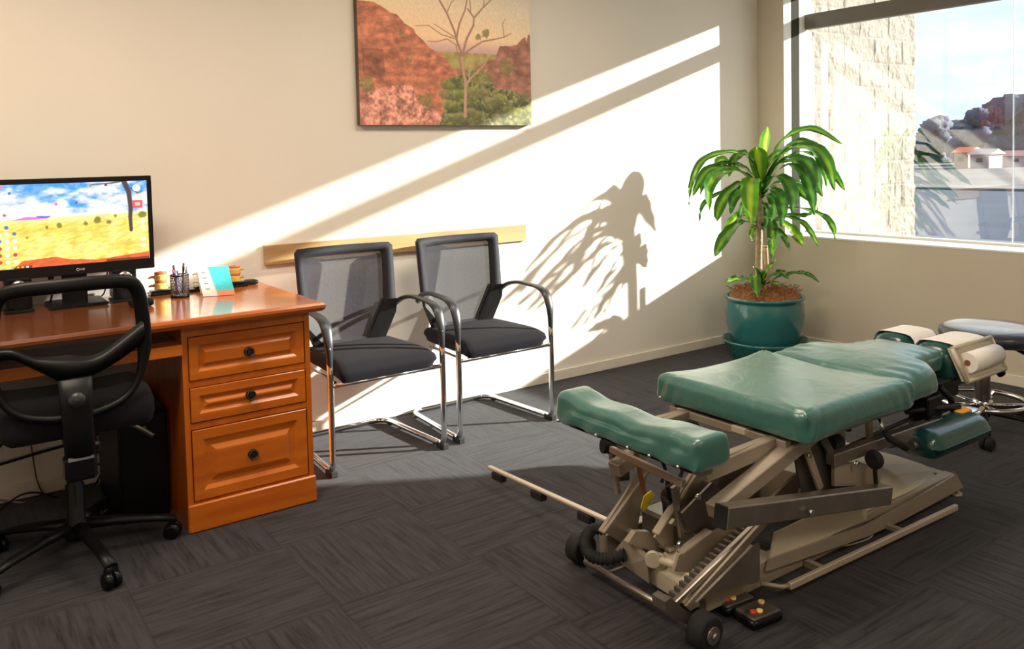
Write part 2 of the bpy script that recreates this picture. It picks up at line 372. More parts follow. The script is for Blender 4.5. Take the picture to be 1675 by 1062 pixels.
# ------------------------------------------------------------------ outdoors
def fbm(x, y, s, seed=0, oct=4):
    rng = np.random.RandomState(seed); out = np.zeros_like(x, float); amp = 1; tot = 0
    for o in range(oct):
        g = rng.rand(64, 64); fx, fy = (x*s) % 63, (y*s) % 63; ix, iy = fx.astype(int), fy.astype(int); tx, ty = fx-ix, fy-iy
        tx = tx*tx*(3-2*tx); ty = ty*ty*(3-2*ty); i2, j2 = (ix+1) % 64, (iy+1) % 64
        out += amp*((g[ix, iy]*(1-tx)+g[i2, iy]*tx)*(1-ty)+(g[ix, j2]*(1-tx)+g[i2, j2]*tx)*ty); tot += amp; amp *= .5; s *= 2.03
    return out/tot
def grid_mesh(name, P, mat, parent=None, col=None, smooth=True):
    h, w_ = P.shape[:2]; me = bpy.data.meshes.new(name); n = (h-1)*(w_-1)
    I = np.arange(h*w_).reshape(h, w_); F = np.stack([I[:-1, :-1], I[:-1, 1:], I[1:, 1:], I[1:, :-1]], -1).reshape(-1, 4)
    me.vertices.add(h*w_); me.vertices.foreach_set('co', P.reshape(-1).astype(np.float32)); me.loops.add(n*4); me.loops.foreach_set('vertex_index', F.reshape(-1).astype(np.int32))
    me.polygons.add(n); me.polygons.foreach_set('loop_start', np.arange(0, n*4, 4, dtype=np.int32)); me.polygons.foreach_set('use_smooth', np.full(n, smooth)); me.materials.append(mat)
    if col is not None:
        a = me.color_attributes.new('Col', 'FLOAT_COLOR', 'POINT'); c = np.ones((h*w_, 4), np.float32); c[:, :3] = np.clip(col.reshape(-1, 3), 0, 1)**2.2; a.data.foreach_set('color', c.reshape(-1))
    me.update(calc_edges=True); me.validate(); o = bpy.data.objects.new(name, me); C.objects.link(o)
    if parent is not None:
        o.parent = parent
        if parent.get('world'): o.matrix_parent_inverse = Matrix.Translation(-Vector(parent['wloc']))
    return o
# rough-faced block wing wall beside the window
bw = thing('wing_wall', 'cream split-faced block wall standing outside the window', 'wall', (1.0, -.05, -.3), world=True)
xs = np.linspace(.30, 1.80, 330); zs = np.linspace(-.3, 4.2, 560); X, Z = np.meshgrid(xs, zs)
bump = fbm(X+3, Z+3, 14, 3, 4)*.020+fbm(X+9, Z+2, 45, 5, 3)*.008
row = np.floor((Z+.3)/.194); zz = ((Z+.3)/.194) % 1; xx = ((X+(row % 2)*.2)/.40) % 1
mort = np.minimum(np.minimum(zz, 1-zz)*.194, np.minimum(xx, 1-xx)*.40); groove = np.clip(mort/.010, 0, 1)*.5+.5
Yp = -.165-bump*groove
edge_r = (fbm(Z, Z*0+2, 12, 8, 3)-.5)*.03; Xo = X+np.where(X > 1.75, edge_r, 0)
P = np.stack([Xo, Yp, Z], -1); m_block = M('cream_block', (.27, .235, .19), .95, var=.16, scale=8, bump=.5, bscale=40)
grid_mesh('block_face', P, m_block, bw)
MB().box(.30, 1.79, -.17, .15, -.3, 4.2).build('block_core', m_block, bw)
# the ground, car park, far trees and houses
m_asph = M('asphalt', (.03, .04, .07), .9, var=.2, scale=.6, bump=.2)
m_pave = M('pale_concrete', (.13, .12, .13), .9, var=.1, scale=.5)
struct(MB().box(.2, 240, -160, 160, -.42, -.3).build('ground', M('haze_toned_grass', (.085, .072, .075), .95, var=.3, scale=.2)))  # ground and kerb colours carry a purple-brown haze tone
tag(MB().box(1.2, 26.5, -34, 20, -.3, -.285).build('car_park', m_asph), 'dark blue-grey asphalt car park outside the window', 'car park')
tag(MB().box(26.6, 29, -60, 60, -.3, -.2).build('kerb', m_pave), 'pale concrete kerb along the far side of the car park', 'kerb')
arrow = MB().prism([(7.9, -2.6, -.284), (8.9, -2.95, -.284), (8.6, -2.2, -.284)], (0, 0, .003)); arrow.box(8.9, 10.2, -2.62, -2.35, -.284, -.281)
tag(arrow.build('painted_arrow', M('road_paint', (.8, .8, .8), .7)), 'white arrow painted on the asphalt', 'road marking')
m_tree = M('haze_toned_foliage', (.085, .088, .14), .95, var=.25, scale=1.2, bump=1, bscale=2); m_trunk = M('trunk', (.12, .1, .09), .9)  # distance haze is mixed into the foliage colour
def far_tree(d, px, h, w_, i):
    g = at(px, 300, Z=0); v = Vector((g.x-CAMLOC.x, g.y-CAMLOC.y, 0)).normalized(); c = Vector((CAMLOC.x, CAMLOC.y, 0))+v*d
    t = thing('distant_tree', TL[i], 'tree', (c.x, c.y, -.3), 'trees beyond the car park')
    k = MB(); rng = random.Random(i)
    for q in range(13):
        cx_, cy_, cz = rng.uniform(-.5, .5)*w_, rng.uniform(-.4, .4)*w_, h*rng.uniform(.12, .80); rr = h*rng.uniform(.17, .26)
        pr = []; vs = []; fs = []; nn, mm = 14, 9
        for a in range(mm):
            for b in range(nn):
                th, ph = PI*a/(mm-1), 2*PI*b/nn; r_ = rr*(1+.28*math.sin(5*ph+a*2.1+q)*math.sin(th)+rng.uniform(-.07, .07)); vs.append((cx_+r_*math.sin(th)*math.cos(ph), cy_+r_*math.sin(th)*math.sin(ph), cz+r_*.85*math.cos(th)))
        for a in range(mm-1):
            for b in range(nn): fs.append((a*nn+b, a*nn+(b+1) % nn, (a+1)*nn+(b+1) % nn, (a+1)*nn+b))
        k.add(vs, fs, True)
    k.build('crown', m_tree, t); MB().tube([(0, 0, 0), (.1, 0, h*.5)], [.25, .15]).build('trunk', m_trunk, t)
TL = ['low hazy tree seen just right of the block wall', 'small hazy tree second from the block wall beyond the car park', 'tall rounded dark tree, left of the thin line in the glass', 'hazy purple tree right behind the thin line in the glass', 'dark hazy tree at the right edge of the window view', 'low bushy tree between the small tree and the tall rounded one']
for i, (px, d, h, w_) in enumerate([(1508, 100, 5.2, 3.5), (1543, 135, 5.6, 5.5), (1603, 97, 6.6, 4.2), (1641, 112, 6.8, 4.2), (1670, 84, 6.4, 3.4), (1573, 120, 5.6, 5)]): far_tree(d, px, h, w_, i)
def house(px, d, w_, h, wc, rc, label, i):
    g = at(px, 300, Z=0); v = Vector((g.x-CAMLOC.x, g.y-CAMLOC.y, 0)).normalized(); c = Vector((CAMLOC.x, CAMLOC.y, 0))+v*d
    t = thing('house', label, 'house', (c.x, c.y, -.3), 'houses beyond the car park')
    MB().box(-1, 1, -w_/2, w_/2, 0, h).build('wall', M('render_%d' % i, wc, .8), t)
    MB().prism([(-1.2, -w_/2-.2, h), (1.2, -w_/2-.2, h), (0, -w_/2-.2, h+.4)], (0, w_+.4, 0)).build('roof', M('roof_%d' % i, rc, .8), t)
    for q in (0,): MB().box(-1.06, -.95, q*w_-.2, q*w_+.2, h*.45, h*.75).build('window', m_blackg, t)
house(1583, 72, 1.0, 1.15, (.4, .2, .16), (.75, .16, .06), 'small house with a bright orange roof beyond the car park', 1)
house(1613, 70, 1.3, 1.0, (.36, .25, .25), (.45, .30, .30), 'pale pink house between the orange roof and the line in the glass', 2)
house(1672, 74, 2.2, .8, (.42, .34, .38), (.52, .25, .24), 'low house with a dull red roof at the right edge of the view', 3)
# ------------------------------------------------------------------ unseen ceiling panels added to carry the fill lamps
def fill_panel_thing(x, y, lab):
    t = thing('fill_panel', lab, 'ceiling light', (x, y, 2.7), 'added ceiling fill panels')
    f = MB(); 
    for a in (-.61, .59): f.box(a, a+.02, -.31, .31, -.04, 0)
    for b in (-.31, .29): f.box(-.59, .59, b, b+.02, -.04, 0)
    f.build('frame', m_sill, t)
    d = M('diffuser', (.9, .88, .84), .6); bs = d.node_tree.nodes['Principled BSDF']; setin(bs, 'Emission Color', (1, .88, .72, 1)); setin(bs, 'Emission Strength', 1.5)
    MB().box(-.59, .59, -.29, .29, -.028, -.018).build('diffuser', d, t)
for (a, b, w_), l in zip(FILL_LAMPS, ('white fill light panel added on the unseen ceiling over the desk', 'white fill light panel added on the unseen ceiling over the treatment table', 'white fill light panel added on the unseen ceiling at the left front of the room', 'white fill light panel added on the unseen ceiling at the right front of the room')): fill_panel_thing(a, b, l)

# ------------------------------------------------------------------ painted pictures (computed colours on flat real prints)
def polymask(X, Y, pts):
    ins = np.zeros(X.shape, bool); n = len(pts)
    for i in range(n):
        (x1, y1), (x2, y2) = pts[i], pts[(i+1) % n]
        if y1 == y2: continue
        c = ((Y >= min(y1, y2)) & (Y < max(y1, y2))); xi = x1+(Y-y1)*(x2-x1)/(y2-y1); ins ^= c & (X < xi)
    return ins
def stroke(img, X, Y, pts, w0, w1, col, soft=4):
    n = len(pts)-1
    for i in range(n):
        (x1, y1), (x2, y2) = pts[i], pts[i+1]; dx, dy = x2-x1, y2-y1; L2 = dx*dx+dy*dy+1e-6
        t = np.clip(((X-x1)*dx+(Y-y1)*dy)/L2, 0, 1); d = np.hypot(X-x1-t*dx, Y-y1-t*dy); wd = w0+(w1-w0)*(i+t)/n
        a = np.clip((wd-d)/soft+.5, 0, 1)[..., None]; img[:] = img*(1-a)+np.array(col)*a
def rgb(*c): return np.array(c)/255.
def canvas_picture():
    nx, ny = 430, 400
    X, Y = np.meshgrid(np.linspace(65, 1418, nx), np.linspace(-230, 985, ny))
    t = np.clip((Y+230)/700, 0, 1)[..., None]; u = np.clip((X-65)/1353, 0, 1)[..., None]
    top = rgb(196, 180, 200)*(1-u)+rgb(186, 182, 196)*u; mid = rgb(250, 218, 172)*(1-u)+rgb(220, 210, 186)*u; low = rgb(250, 196, 148)*(1-u)+rgb(236, 208, 162)*u
    a1 = np.clip(t/.6, 0, 1); a2 = np.clip((t-.6)/.35, 0, 1); img = (top*(1-a1)+mid*a1)*(1-a2)+low*a2
    a3 = np.clip((Y-400)/80, 0, 1)[..., None]; img = img*(1-a3)+rgb(196, 158, 160)*a3
    n1 = fbm(X, Y, 1/38, 1, 5); n2 = fbm(X, Y, 1/16, 2, 4); n3 = fbm(X+Y*.3, Y*2.2, 1/60, 5, 5)
    pl = (Y > 490); img[pl] = (rgb(150, 140, 78)+(n1[..., None]-.5)*.3)[pl]
    def lay(mask, base, contrast, nn):
        f = (1+(nn-.5)*contrast)[..., None]; img[mask] = (base*f)[mask]
    lay(polymask(X, Y, [(800, 600), (900, 620), (1000, 560), (1110, 520), (1150, 430), (1240, 425), (1300, 412), (1340, 372), (1375, 352), (1385, 385), (1400, 335), (1430, 335), (1430, 1000), (650, 1000), (700, 650)]), rgb(146, 98, 84), 1.2, n3*.6+n1*.4)
    lay(polymask(X, Y, [(60, 205), (180, 203), (240, 228), (300, 262), (345, 270), (400, 325), (468, 355), (480, 385), (540, 430), (585, 475), (640, 495), (700, 530), (730, 575), (790, 620), (800, 690), (760, 760), (760, 1000), (60, 1000)]), rgb(176, 104, 78), 1.25, n3*.6+n1*.4)
    dk = polymask(X, Y, [(90, 500), (240, 500), (250, 660), (200, 690), (95, 670)]); img[dk] = img[dk]*.74
    lay(polymask(X, Y, [(60, 830), (130, 770), (250, 740), (440, 720), (480, 820), (520, 860), (620, 880), (700, 985), (60, 1000)]), rgb(196, 130, 114), 2.1, n2*.45+n1*.55)
    gm = polymask(X, Y, [(640, 1000), (680, 880), (720, 800), (700, 700), (740, 670), (830, 640), (960, 600), (1060, 640), (1100, 730), (1250, 740), (1330, 770), (1430, 800), (1430, 1000)]); lay(gm, rgb(104, 112, 70), 1.6, n2)
    rng = random.Random(4)
    for _ in range(130):
        cx_, cy_ = rng.uniform(680, 1410), rng.uniform(690, 985)
        if cy_ < 760 and cx_ > 1050: continue
        rr = rng.uniform(22, 60); c = rgb(*rng.choice([(105, 118, 58), (132, 140, 72), (78, 88, 55), (118, 120, 78), (60, 72, 48)])); d = np.hypot(X-cx_, (Y-cy_)*1.5); a = np.clip((rr-d)/18, 0, .75)[..., None]; sh = (1.12-.5*np.clip((Y-cy_+rr*.4)/rr, 0, 1))[..., None]; img = img*(1-a)+c*sh*(.8+.4*n2[..., None])*a
    for cx_, cy_, rr in ((550, 820, 55), (120, 720, 50), (1205, 570, 62), (990, 650, 70), (1040, 350, 34), (970, 380, 26), (75, 150, 26), (330, 330, 16), (370, 385, 24), (430, 560, 22)):
        d = np.hypot(X-cx_, Y-cy_)+(n2-.5)*rr*1.3; a = np.clip((rr-d)/14, 0, .8)[..., None]; img = img*(1-a)+rgb(118, 116, 66)*(.7+.6*n2[..., None])*a
    tr = rgb(150, 112, 100); th = rgb(178, 138, 118)
    stroke(img, X, Y, [(850, 920), (855, 800), (860, 700), (848, 640), (836, 500)], 13, 9, th)
    stroke(img, X, Y, [(872, 700), (905, 660), (970, 610), (1020, 560), (1060, 500)], 8, 4, th); stroke(img, X, Y, [(890, 680), (890, 610), (940, 560)], 6, 3, th)
    stroke(img, X, Y, [(838, 510), (800, 420), (780, 350), (725, 235), (660, 140), (640, 60), (620, -30), (590, -120)], 9, 4, tr)
    stroke(img, X, Y, [(660, 135), (590, 90), (500, 60), (430, 0), (380, -50)], 6, 3, tr); stroke(img, X, Y, [(665, 100), (685, 30), (680, -60)], 4, 3, tr); stroke(img, X, Y, [(640, 40), (570, 20), (520, -10)], 3, 2, tr)
    stroke(img, X, Y, [(730, 220), (760, 160), (810, 120)], 4, 2, tr); stroke(img, X, Y, [(795, 400), (820, 300), (870, 200), (890, 120), (860, 30), (870, -80)], 7, 3, tr)
    stroke(img, X, Y, [(845, 490), (880, 390), (935, 300), (940, 245), (890, 190)], 9, 5, tr); stroke(img, X, Y, [(940, 250), (1020, 170), (1090, 110), (1160, 70), (1160, 30)], 6, 3, tr)
    stroke(img, X, Y, [(1020, 170), (1030, 110), (1000, 75)], 4, 2, tr); stroke(img, X, Y, [(915, 220), (910, 120), (960, 60), (985, -60)], 4, 3, tr)
    stroke(img, X, Y, [(780, 390), (700, 350), (620, 312)], 4, 2, tr); stroke(img, X, Y, [(780, 400), (680, 380), (580, 325), (480, 335)], 4, 2, tr); stroke(img, X, Y, [(800, 445), (720, 405), (640, 430), (570, 430)], 4, 2, tr)
    stroke(img, X, Y, [(850, 500), (930, 450), (1010, 405), (1110, 385), (1190, 365), (1250, 335)], 7, 3, tr); stroke(img, X, Y, [(1190, 360), (1180, 270), (1205, 235)], 4, 2, tr); stroke(img, X, Y, [(830, 620), (805, 520), (790, 440)], 5, 4, tr)
    img = img*(.94+.12*fbm(X, Y, 1/9, 9, 2)[..., None]); img = (img*.84+rgb(236, 196, 172)*.16)*1.06
    x0, x1, z0 = -3.156, -2.076, 1.533; wz = (x1-x0)/1353*1215
    P = np.stack([x0+(X-65)/1353*(x1-x0), np.full(X.shape, -.0402), z0+(985-Y)/1215*wz], -1)
    t = thing('canvas_print', 'large canvas print of red rocks and a bare tree at sunset on the cream wall', 'picture', (-2.616, -.02, z0), world=True)
    MB().box(x0, x1, -.0395, -.003, z0, z0+wz, .001).build('canvas_block', M('canvas_edge', (.12, .09, .07), .8), t)
    grid_mesh('printed_front', P, attr_mat('canvas_paint', rough=.75), t, img)
canvas_picture()

def wallpaper():
    # crop coordinates: X 0..740 over the screen width seen, Y 0..470
    nx, ny = 380, 230
    X, Y = np.meshgrid(np.linspace(-90, 765, nx), np.linspace(0, 440, ny))
    n = fbm(X+200, Y*2.2, 1/90, 11, 5); n2 = fbm(X+200, Y, 1/22, 12, 4); n3 = fbm(X*.6+Y*1.1+300, Y-X*.2+300, 1/14, 13, 3)
    b = np.clip((n-.43)*5+Y/110-.2, 0, 1)[..., None]; img = rgb(60, 150, 245)*(1-b)+rgb(244, 236, 255)*b
    v = np.clip((n2-.5)*3, 0, .35)[..., None]; img = img*(1-v)+rgb(206, 200, 240)*v
    hz = 186-(X-100)*.02+(n2-.5)*16; g = Y > hz
    gr = rgb(246, 214, 120)*(1.06+(n3-.5)*.4)[..., None]; yl = np.clip((fbm(X, Y, 1/60, 20, 3)-.4)*3, 0, 1)[..., None]; gr = gr*(1-yl*.6)+rgb(235, 196, 60)*(.75+.5*n3[..., None])*yl*.6
    far = np.clip(1-(Y-hz)/45, 0, 1)[..., None]; gr = gr*(1-far*.5)+rgb(250, 235, 190)*far*.5
    img[g] = gr[g]
    for cx_, cy_, rr in ((355, 228, 16), (525, 206, 20), (470, 226, 14), (580, 222, 14), (610, 188, 10), (215, 280, 12), (740, 190, 22), (300, 235, 10)):
        d = np.hypot(X-cx_, Y-cy_)+(n2-.5)*20; a = np.clip((rr-d)/8, 0, .85)[..., None]; img = img*(1-a)+rgb(108, 110, 40)*a
    s = polymask(X, Y, [(150, 440), (190, 402), (330, 392), (400, 412), (520, 425), (765, 400), (765, 445), (150, 445)]); img[s] = (rgb(222, 96, 52)*(.8+.4*n3[..., None]))[s]
    h = polymask(X, Y, [(150, 188), (210, 172), (320, 176), (300, 186)]); img[h] = rgb(222, 110, 215)
    h = polymask(X, Y, [(255, 170), (320, 172), (310, 182), (270, 180)]); img[h] = rgb(110, 90, 220)
    stroke(img, X, Y, [(655, -5), (678, 60), (684, 150), (680, 200), (682, 275)], 13, 8, rgb(70, 58, 62)); stroke(img, X, Y, [(640, 0), (600, 8), (500, 14)], 6, 3, rgb(90, 100, 80)); stroke(img, X, Y, [(690, 40), (720, 70), (740, 60)], 4, 2, rgb(80, 70, 80))
    rng = random.Random(3)
    d = np.hypot(X-715, Y-40); img[d < 19] = rgb(255, 255, 255); s = (abs(X-718) < 24) & (abs(Y-130) < 22); img[s] = rgb(240, 84, 78); s2 = (abs(X-718) < 12) & (abs(Y-130) < 9); img[s2] = rgb(255, 190, 185)
    for yy in (228, 262, 330, 365):
        d = np.hypot(X-738, (Y-yy)*1.4); img[d < 12] = rgb(255, 250, 235)
    cols = [rgb(255, 255, 250)]*6+[rgb(200, 70, 60), rgb(80, 120, 200), rgb(150, 190, 230)]
    for i, cx_ in enumerate((-70, -37, -4, 30, 64, 98, 130, 162)):
        for j, cy_ in enumerate((222, 256, 292, 330, 366, 402)):
            if j == 0 and i % 2: continue
            c = rng.choice(cols); d = np.maximum(abs(X-cx_), abs(Y-cy_)*1.0); img[np.hypot(X-cx_, Y-cy_) < 9.5] = c; 
            q = (abs(X-cx_) < 12) & (abs(Y-cy_-15) < 1.8); img[q] = img[q]*.5+.5
    for cx_, cy_, c in ((90, 20, (90, 90, 120)), (118, 12, (230, 120, 120)), (150, 45, (70, 110, 190)), (85, 120, (225, 70, 110)), (92, 160, (60, 180, 200)), (125, 158, (220, 60, 100)), (345, 112, (230, 90, 200)), (435, 108, (110, 70, 160)), (500, 20, (200, 130, 120)), (572, 18, (60, 60, 120)), (30, 58, (120, 150, 230))):
        img[np.hypot(X-cx_, Y-cy_) < 7] = rgb(*c)
    for i in range(15):
        img[(abs(X+70-i*20) < 5) & (abs(Y-433) < 4)] = rgb(*rng.choice([(255, 255, 255), (90, 160, 240), (240, 190, 80), (220, 90, 80)]))
    bar = (Y > 427) & ((X < 230) | (X > 560)) & (img.sum(-1) < 1.9); img[bar] = img[bar]*.55
    img = np.clip(img*.98+.02, 0, 1)
    return X, Y, img

# ------------------------------------------------------------------ wall rail behind the chairs
o = MB().box(-3.662, -2.115, -.019, 0, .865, .958, .001).build('wall_rail', m_oak); tag(o, 'pale timber rail fixed along the wall behind the two visitor chairs', 'rail')

# ------------------------------------------------------------------ desk
dk = thing('desk', 'orange stained pine desk with a three drawer pedestal, standing against the wall', 'desk', (-4.8, -.45, 0), world=True)
DT = .80; DX0, DX1, DY0, DY1 = -6.1, -3.705, -.835, -.05
def edge_top():
    prof = [(0, .765), (.012, .765), (.004, .772), (0, .780), (0, .790), (.008, .798), (.016, DT)]
    k = MB(); rings = []
    for ins, z in prof: rings.append([(DX0+ins, DY0+ins, z), (DX1-ins, DY0+ins, z), (DX1-ins, DY1-ins*0, z), (DX0+ins, DY1, z)])
    vs = [p for r_ in rings[1:] for p in r_]; n = len(rings)-1
    fs = [(i*4+j, i*4+(j+1) % 4, (i+1)*4+(j+1) % 4, (i+1)*4+j) for i in range(n-1) for j in range(4)]+[(3, 2, 1, 0), tuple(range((n-1)*4, n*4))]
    return k.add(vs, fs)
edge_top().build('desktop', m_pinet, dk)
PX0, PX1, PY0, PY1 = -4.243, -3.757, -.785, -.09
c = MB(); c.box(PX0, PX0+.02, PY0, PY1, 0, .764); c.box(PX1-.02, PX1, PY0, PY1, 0, .764); c.box(PX0+.02, PX1-.02, PY1-.012, PY1, .02, .764); c.box(PX0+.02, PX1-.02, PY0+.012, PY1, .02, .04)
c.box(PX0+.02, PX1-.02, PY0+.003, PY0+.02, .725, .764); c.box(PX0+.02, PX1-.02, PY0+.003, PY0+.02, .536, .560); c.box(PX0+.02, PX1-.02, PY0+.003, PY0+.02, .380, .403); c.box(PX0+.02, PX1-.02, PY0+.003, PY0+.02, .02, .11)
c.build('pedestal', m_pinev, dk)
MB().box(PX0-.004, PX1+.004, PY0-.014, PY0-.0005, 0.001, .106, .005).build('plinth', m_pine, dk)
def raised_front(x0, x1, z0, z1, y):
    rings = [(0, .018), (0, .002), (.002, 0), (.036, 0), (.040, .003), (.050, .010), (.062, .011), (.066, .011), (.083, .001), (.087, .0)] if (z1-z0) > .2 else [(0, .018), (0, .002), (.002, 0), (.030, 0), (.033, .003), (.040, .009), (.047, .010), (.058, .0015), (.061, .0)]
    vs = []; 
    for ins, dp in rings: vs += [(x0+ins, y+dp, z0+ins), (x1-ins, y+dp, z0+ins), (x1-ins, y+dp, z1-ins), (x0+ins, y+dp, z1-ins)]
    n = len(rings); return MB().add(vs, [(i*4+j, i*4+(j+1) % 4, (i+1)*4+(j+1) % 4, (i+1)*4+j) for i in range(n-1) for j in range(4)]+[(0, 1, 2, 3), tuple(range(n*4-4, n*4))])
for z0, z1, hz in ((.562, .722, .640), (.406, .533, .4745), (.113, .376, .245)):
    d = raised_front(PX0+.024, PX1-.024, z0, z1, PY0-.001).build('drawer', m_pine, dk)
    h = MB(); cx_ = -4.0; y = PY0-.002
    h.cyl((cx_, y, hz), (cx_, y-.004, hz), .019, 24, .017); h.cyl((cx_, y-.004, hz), (cx_, y-.016, hz), .007, 12, .009)
    h.tube([(cx_+.016*math.sin(a), y-.014-.004*math.cos(a), hz-.006-.016*math.cos(a)+.004) for a in [2*PI*i/20 for i in range(20)]], .0028, closed=True, n=8)
    h.build('drawer_pull', m_bronze, d)
# knee space: shelf gap, keyboard tray and the far pedestal
MB().box(-5.5, PX0, -.80, -.30, .664, .704, .002).build('keyboard_tray', m_pine, dk)
MB().box(-6.08, -5.5, PY0, PY1, 0, .764).build('far_pedestal', m_pinev, dk)

# computer tower under the desk
t = thing('computer_tower', 'black computer tower on the floor under the desk beside the drawer pedestal', 'computer', (-4.34, -.34, 0), world=True)
MB().box(-4.43, -4.255, -.56, -.12, .002, .42, .006).build('case', m_black, t)
MB().box(-4.425, -4.26, -.572, -.560, .01, .412, .004).build('front_bezel', m_blackg, t)
MB().cyl((-4.34, -.572, .36), (-4.34, -.576, .36), .008, 14).build('power_button', m_steel, t)

# monitor
MXR, MXL, MY, MZ0, MZ1 = -4.205, -4.92, -.24, .928, 1.312
mt = thing('monitor', 'widescreen monitor showing a golden grassland and blue sky desktop, on the desk', 'monitor', (-4.52, -.2, DT), world=True)
MB().box(MXL, MXR, MY, MY+.035, MZ0, MZ1, .006).build('housing', m_black, mt)
X, Y, img = wallpaper(); sx0, sx1, sz0, sz1 = MXL+.016, MXR-.018, MZ0+.042, MZ1-.020
P = np.stack([sx0+(X+90)/855*(sx1-sx0), np.full(X.shape, MY-.0012), sz1-Y/440*(sz1-sz0)], -1); grid_mesh('screen', P, attr_mat('screen_glow', emit=.76), mt, img)
b = MB(); fr = .016; b.box(MXL, MXR, MY-.004, MY, MZ1-.02, MZ1, .002); b.box(MXL, MXR, MY-.004, MY, MZ0, sz0, .002); b.box(MXL, sx0, MY-.004, MY, sz0, sz1); b.box(sx1, MXR, MY-.004, MY, sz0, sz1); b.build('bezel', m_black, mt)
lg = MB(); lx, lz = -4.492, MZ0+.020; m_logo = M('logo_silver', (.7, .7, .7), .4)
lg.tube([(lx+.0048*math.cos(a), MY-.0045, lz+.0048*math.sin(a)) for a in [2*PI*i/18 for i in range(18)]], .0009, closed=True, n=6)
lg.box(lx+.009, lx+.0108, MY-.0055, MY-.004, lz-.0035, lz+.0035); lg.box(lx+.009, lx+.0142, MY-.0055, MY-.004, lz-.0035, lz-.0018)
lg.tube([(lx+.020+.0035*math.cos(a), MY-.005, lz+.0035*math.sin(a)) for a in [PI*.25+1.5*PI*i/12 for i in range(13)]], .0008, n=6); lg.box(lx+.020, lx+.0242, MY-.0055, MY-.004, lz-.0006, lz+.0010)
lg.build('badge', m_logo, mt)
MB().box(-4.545, -4.455, MY+.036, MY+.07, .81, 1.08, .004).build('stand_neck', m_blackg, mt)
MB().box(-4.60, -4.39, MY-.04, MY+.16, DT+.001, DT+.014, .005).build('stand_foot', m_blackg, mt)
# speakers either side of the monitor neck
def speaker(x, y, lab):
    t = thing('desktop_speaker', lab, 'speaker', (x, y, DT+.001), 'speakers under the monitor')
    MB().box(-.045, .045, -.04, .05, .012, .135, .008).build('cabinet', m_blackg, t); MB().box(-.05, .05, -.05, .05, 0, .012, .003).build('base', m_black, t)
    MB().lathe([(0, 0), (.010, .002), (.016, -.002), (.026, .004), (.030, .0)], n=28)
    k = MB().lathe([(0, .010), (.009, .008), (.012, .0), (.022, .006), (.027, .004), (.030, 0)], n=28); k.v = [(a, -.040-c, .095+b) for a, b, c in k.v]; k.build('driver', m_chrome, t)
    k = MB().lathe([(0, .002), (.016, .001), (.030, .006), (.034, 0)], n=28); k.v = [(a, -.040-c, .043+b) for a, b, c in k.v]; k.build('woofer', m_black, t)
speaker(-4.325, -.22, 'small black speaker with a silver cone right of the monitor stand'); speaker(-4.70, -.22, 'small black speaker with a silver cone left of the monitor stand')
kb = thing('webcam_lead', 'black plug and lead dangling below the monitor left of its stand', 'cable', (-4.58, -.19, .93), world=True)
MB().tube(smooth_path([(-4.585, -.2, .94), (-4.583, -.2, .90), (-4.58, -.19, .86), (-4.585, -.15, .81)]), .004).build('lead', m_black, kb); MB().box(-4.593, -4.573, -.21, -.19, .885, .935, .004).build('plug', m_black, kb)
c2 = MB().tube(smooth_path([(-4.37, -.16, 1.0), (-4.372, -.15, .9), (-4.38, -.12, .83), (-4.39, -.08, .806)]), .003); tag(c2.build('speaker_lead', m_black), 'thin black lead hanging beside the right speaker', 'cable')
o = MB().pad(-4.345, -4.255, -.45, -.39, DT+.001, DT+.032, .014, (6, 6, 3)); tag(o.build('computer_mouse', m_black), 'black computer mouse on the desk in front of the right speaker', 'mouse')

# long black tray with small spine models, pen cup, calendar
TY = -.16
o = MB().box(-4.215, -3.80, TY-.035, TY+.035, DT+.001, DT+.013, .003); o = o.build('display_tray', m_blackg); tag(o, 'long low black stand along the back of the desk carrying the vertebra models', 'tray')
m_bone = M('bone_yellow', (.72, .47, .12), .4, var=.15); m_bone2 = M('bone_cream', (.82, .78, .66), .4); m_disc = M('disc_red', (.55, .10, .04), .4)
def vert_model(x, y, lab, m, n=2, s=1.0, spike=0):
    t = thing('vertebra_model', lab, 'anatomical model', (x, y, DT+.014), 'vertebra models on the black stand')
    MB().box(-.042*s, .042*s, -.026, .026, 0, .007, .003).build('stand', m_blackg, t)
    z = .010
    MB().cyl((0, 0, .007), (0, 0, .012+.036*n*s), .004, 10).build('pin', m_steel, t)
    for i in range(n):
        k = MB().lathe([(0, 0), (.024*s, 0), (.027*s, .004*s), (.022*s, .013*s), (.027*s, .022*s), (.024*s, .026*s), (0, .026*s)], (0, 0, z), 24)
        for sg in (-1, 1): k.tube([(sg*.018*s, .008, z+.014*s), (sg*.034*s, .014, z+.015*s), (sg*.045*s, .016, z+.011*s)], [.007*s, .005*s, .003*s])
        k.tube([(0, .018, z+.013*s), (0, .03, z+.010*s), (0, .034, z+.004*s)], [.008*s, .006*s, .004*s])
        if spike:
            for a in range(5): k.tube([(0, 0, z+.013), (.036*math.cos(a*1.25), .036*math.sin(a*1.25)*.5, z+.02+.008*math.sin(a*2))], [.01, .003])
        k.build('vertebra', m, t); z += .026*s
        MB().lathe([(0, 0), (.023*s, 0), (.025*s, .004*s), (.023*s, .009*s), (0, .009*s)], (0, 0, z), 24).build('disc', m_disc, t); z += .009*s
vert_model(-4.165, TY, 'yellow two-bone vertebra model with red discs left of the pen cup', m_bone, 2, 1.05)
vert_model(-3.985, TY, 'cream vertebra model half hidden between the pen cup and the calendar', m_bone2, 2, 1.0)
vert_model(-3.85, TY, 'yellow spiky vertebra model behind the calendar', m_bone, 2, 1.0, 1)
pc = thing('pen_cup', 'round black wire mesh pen cup on the desk', 'pen holder', (-4.12, -.29, DT+.001))
k = MB(); R_ = .036; H_ = .092
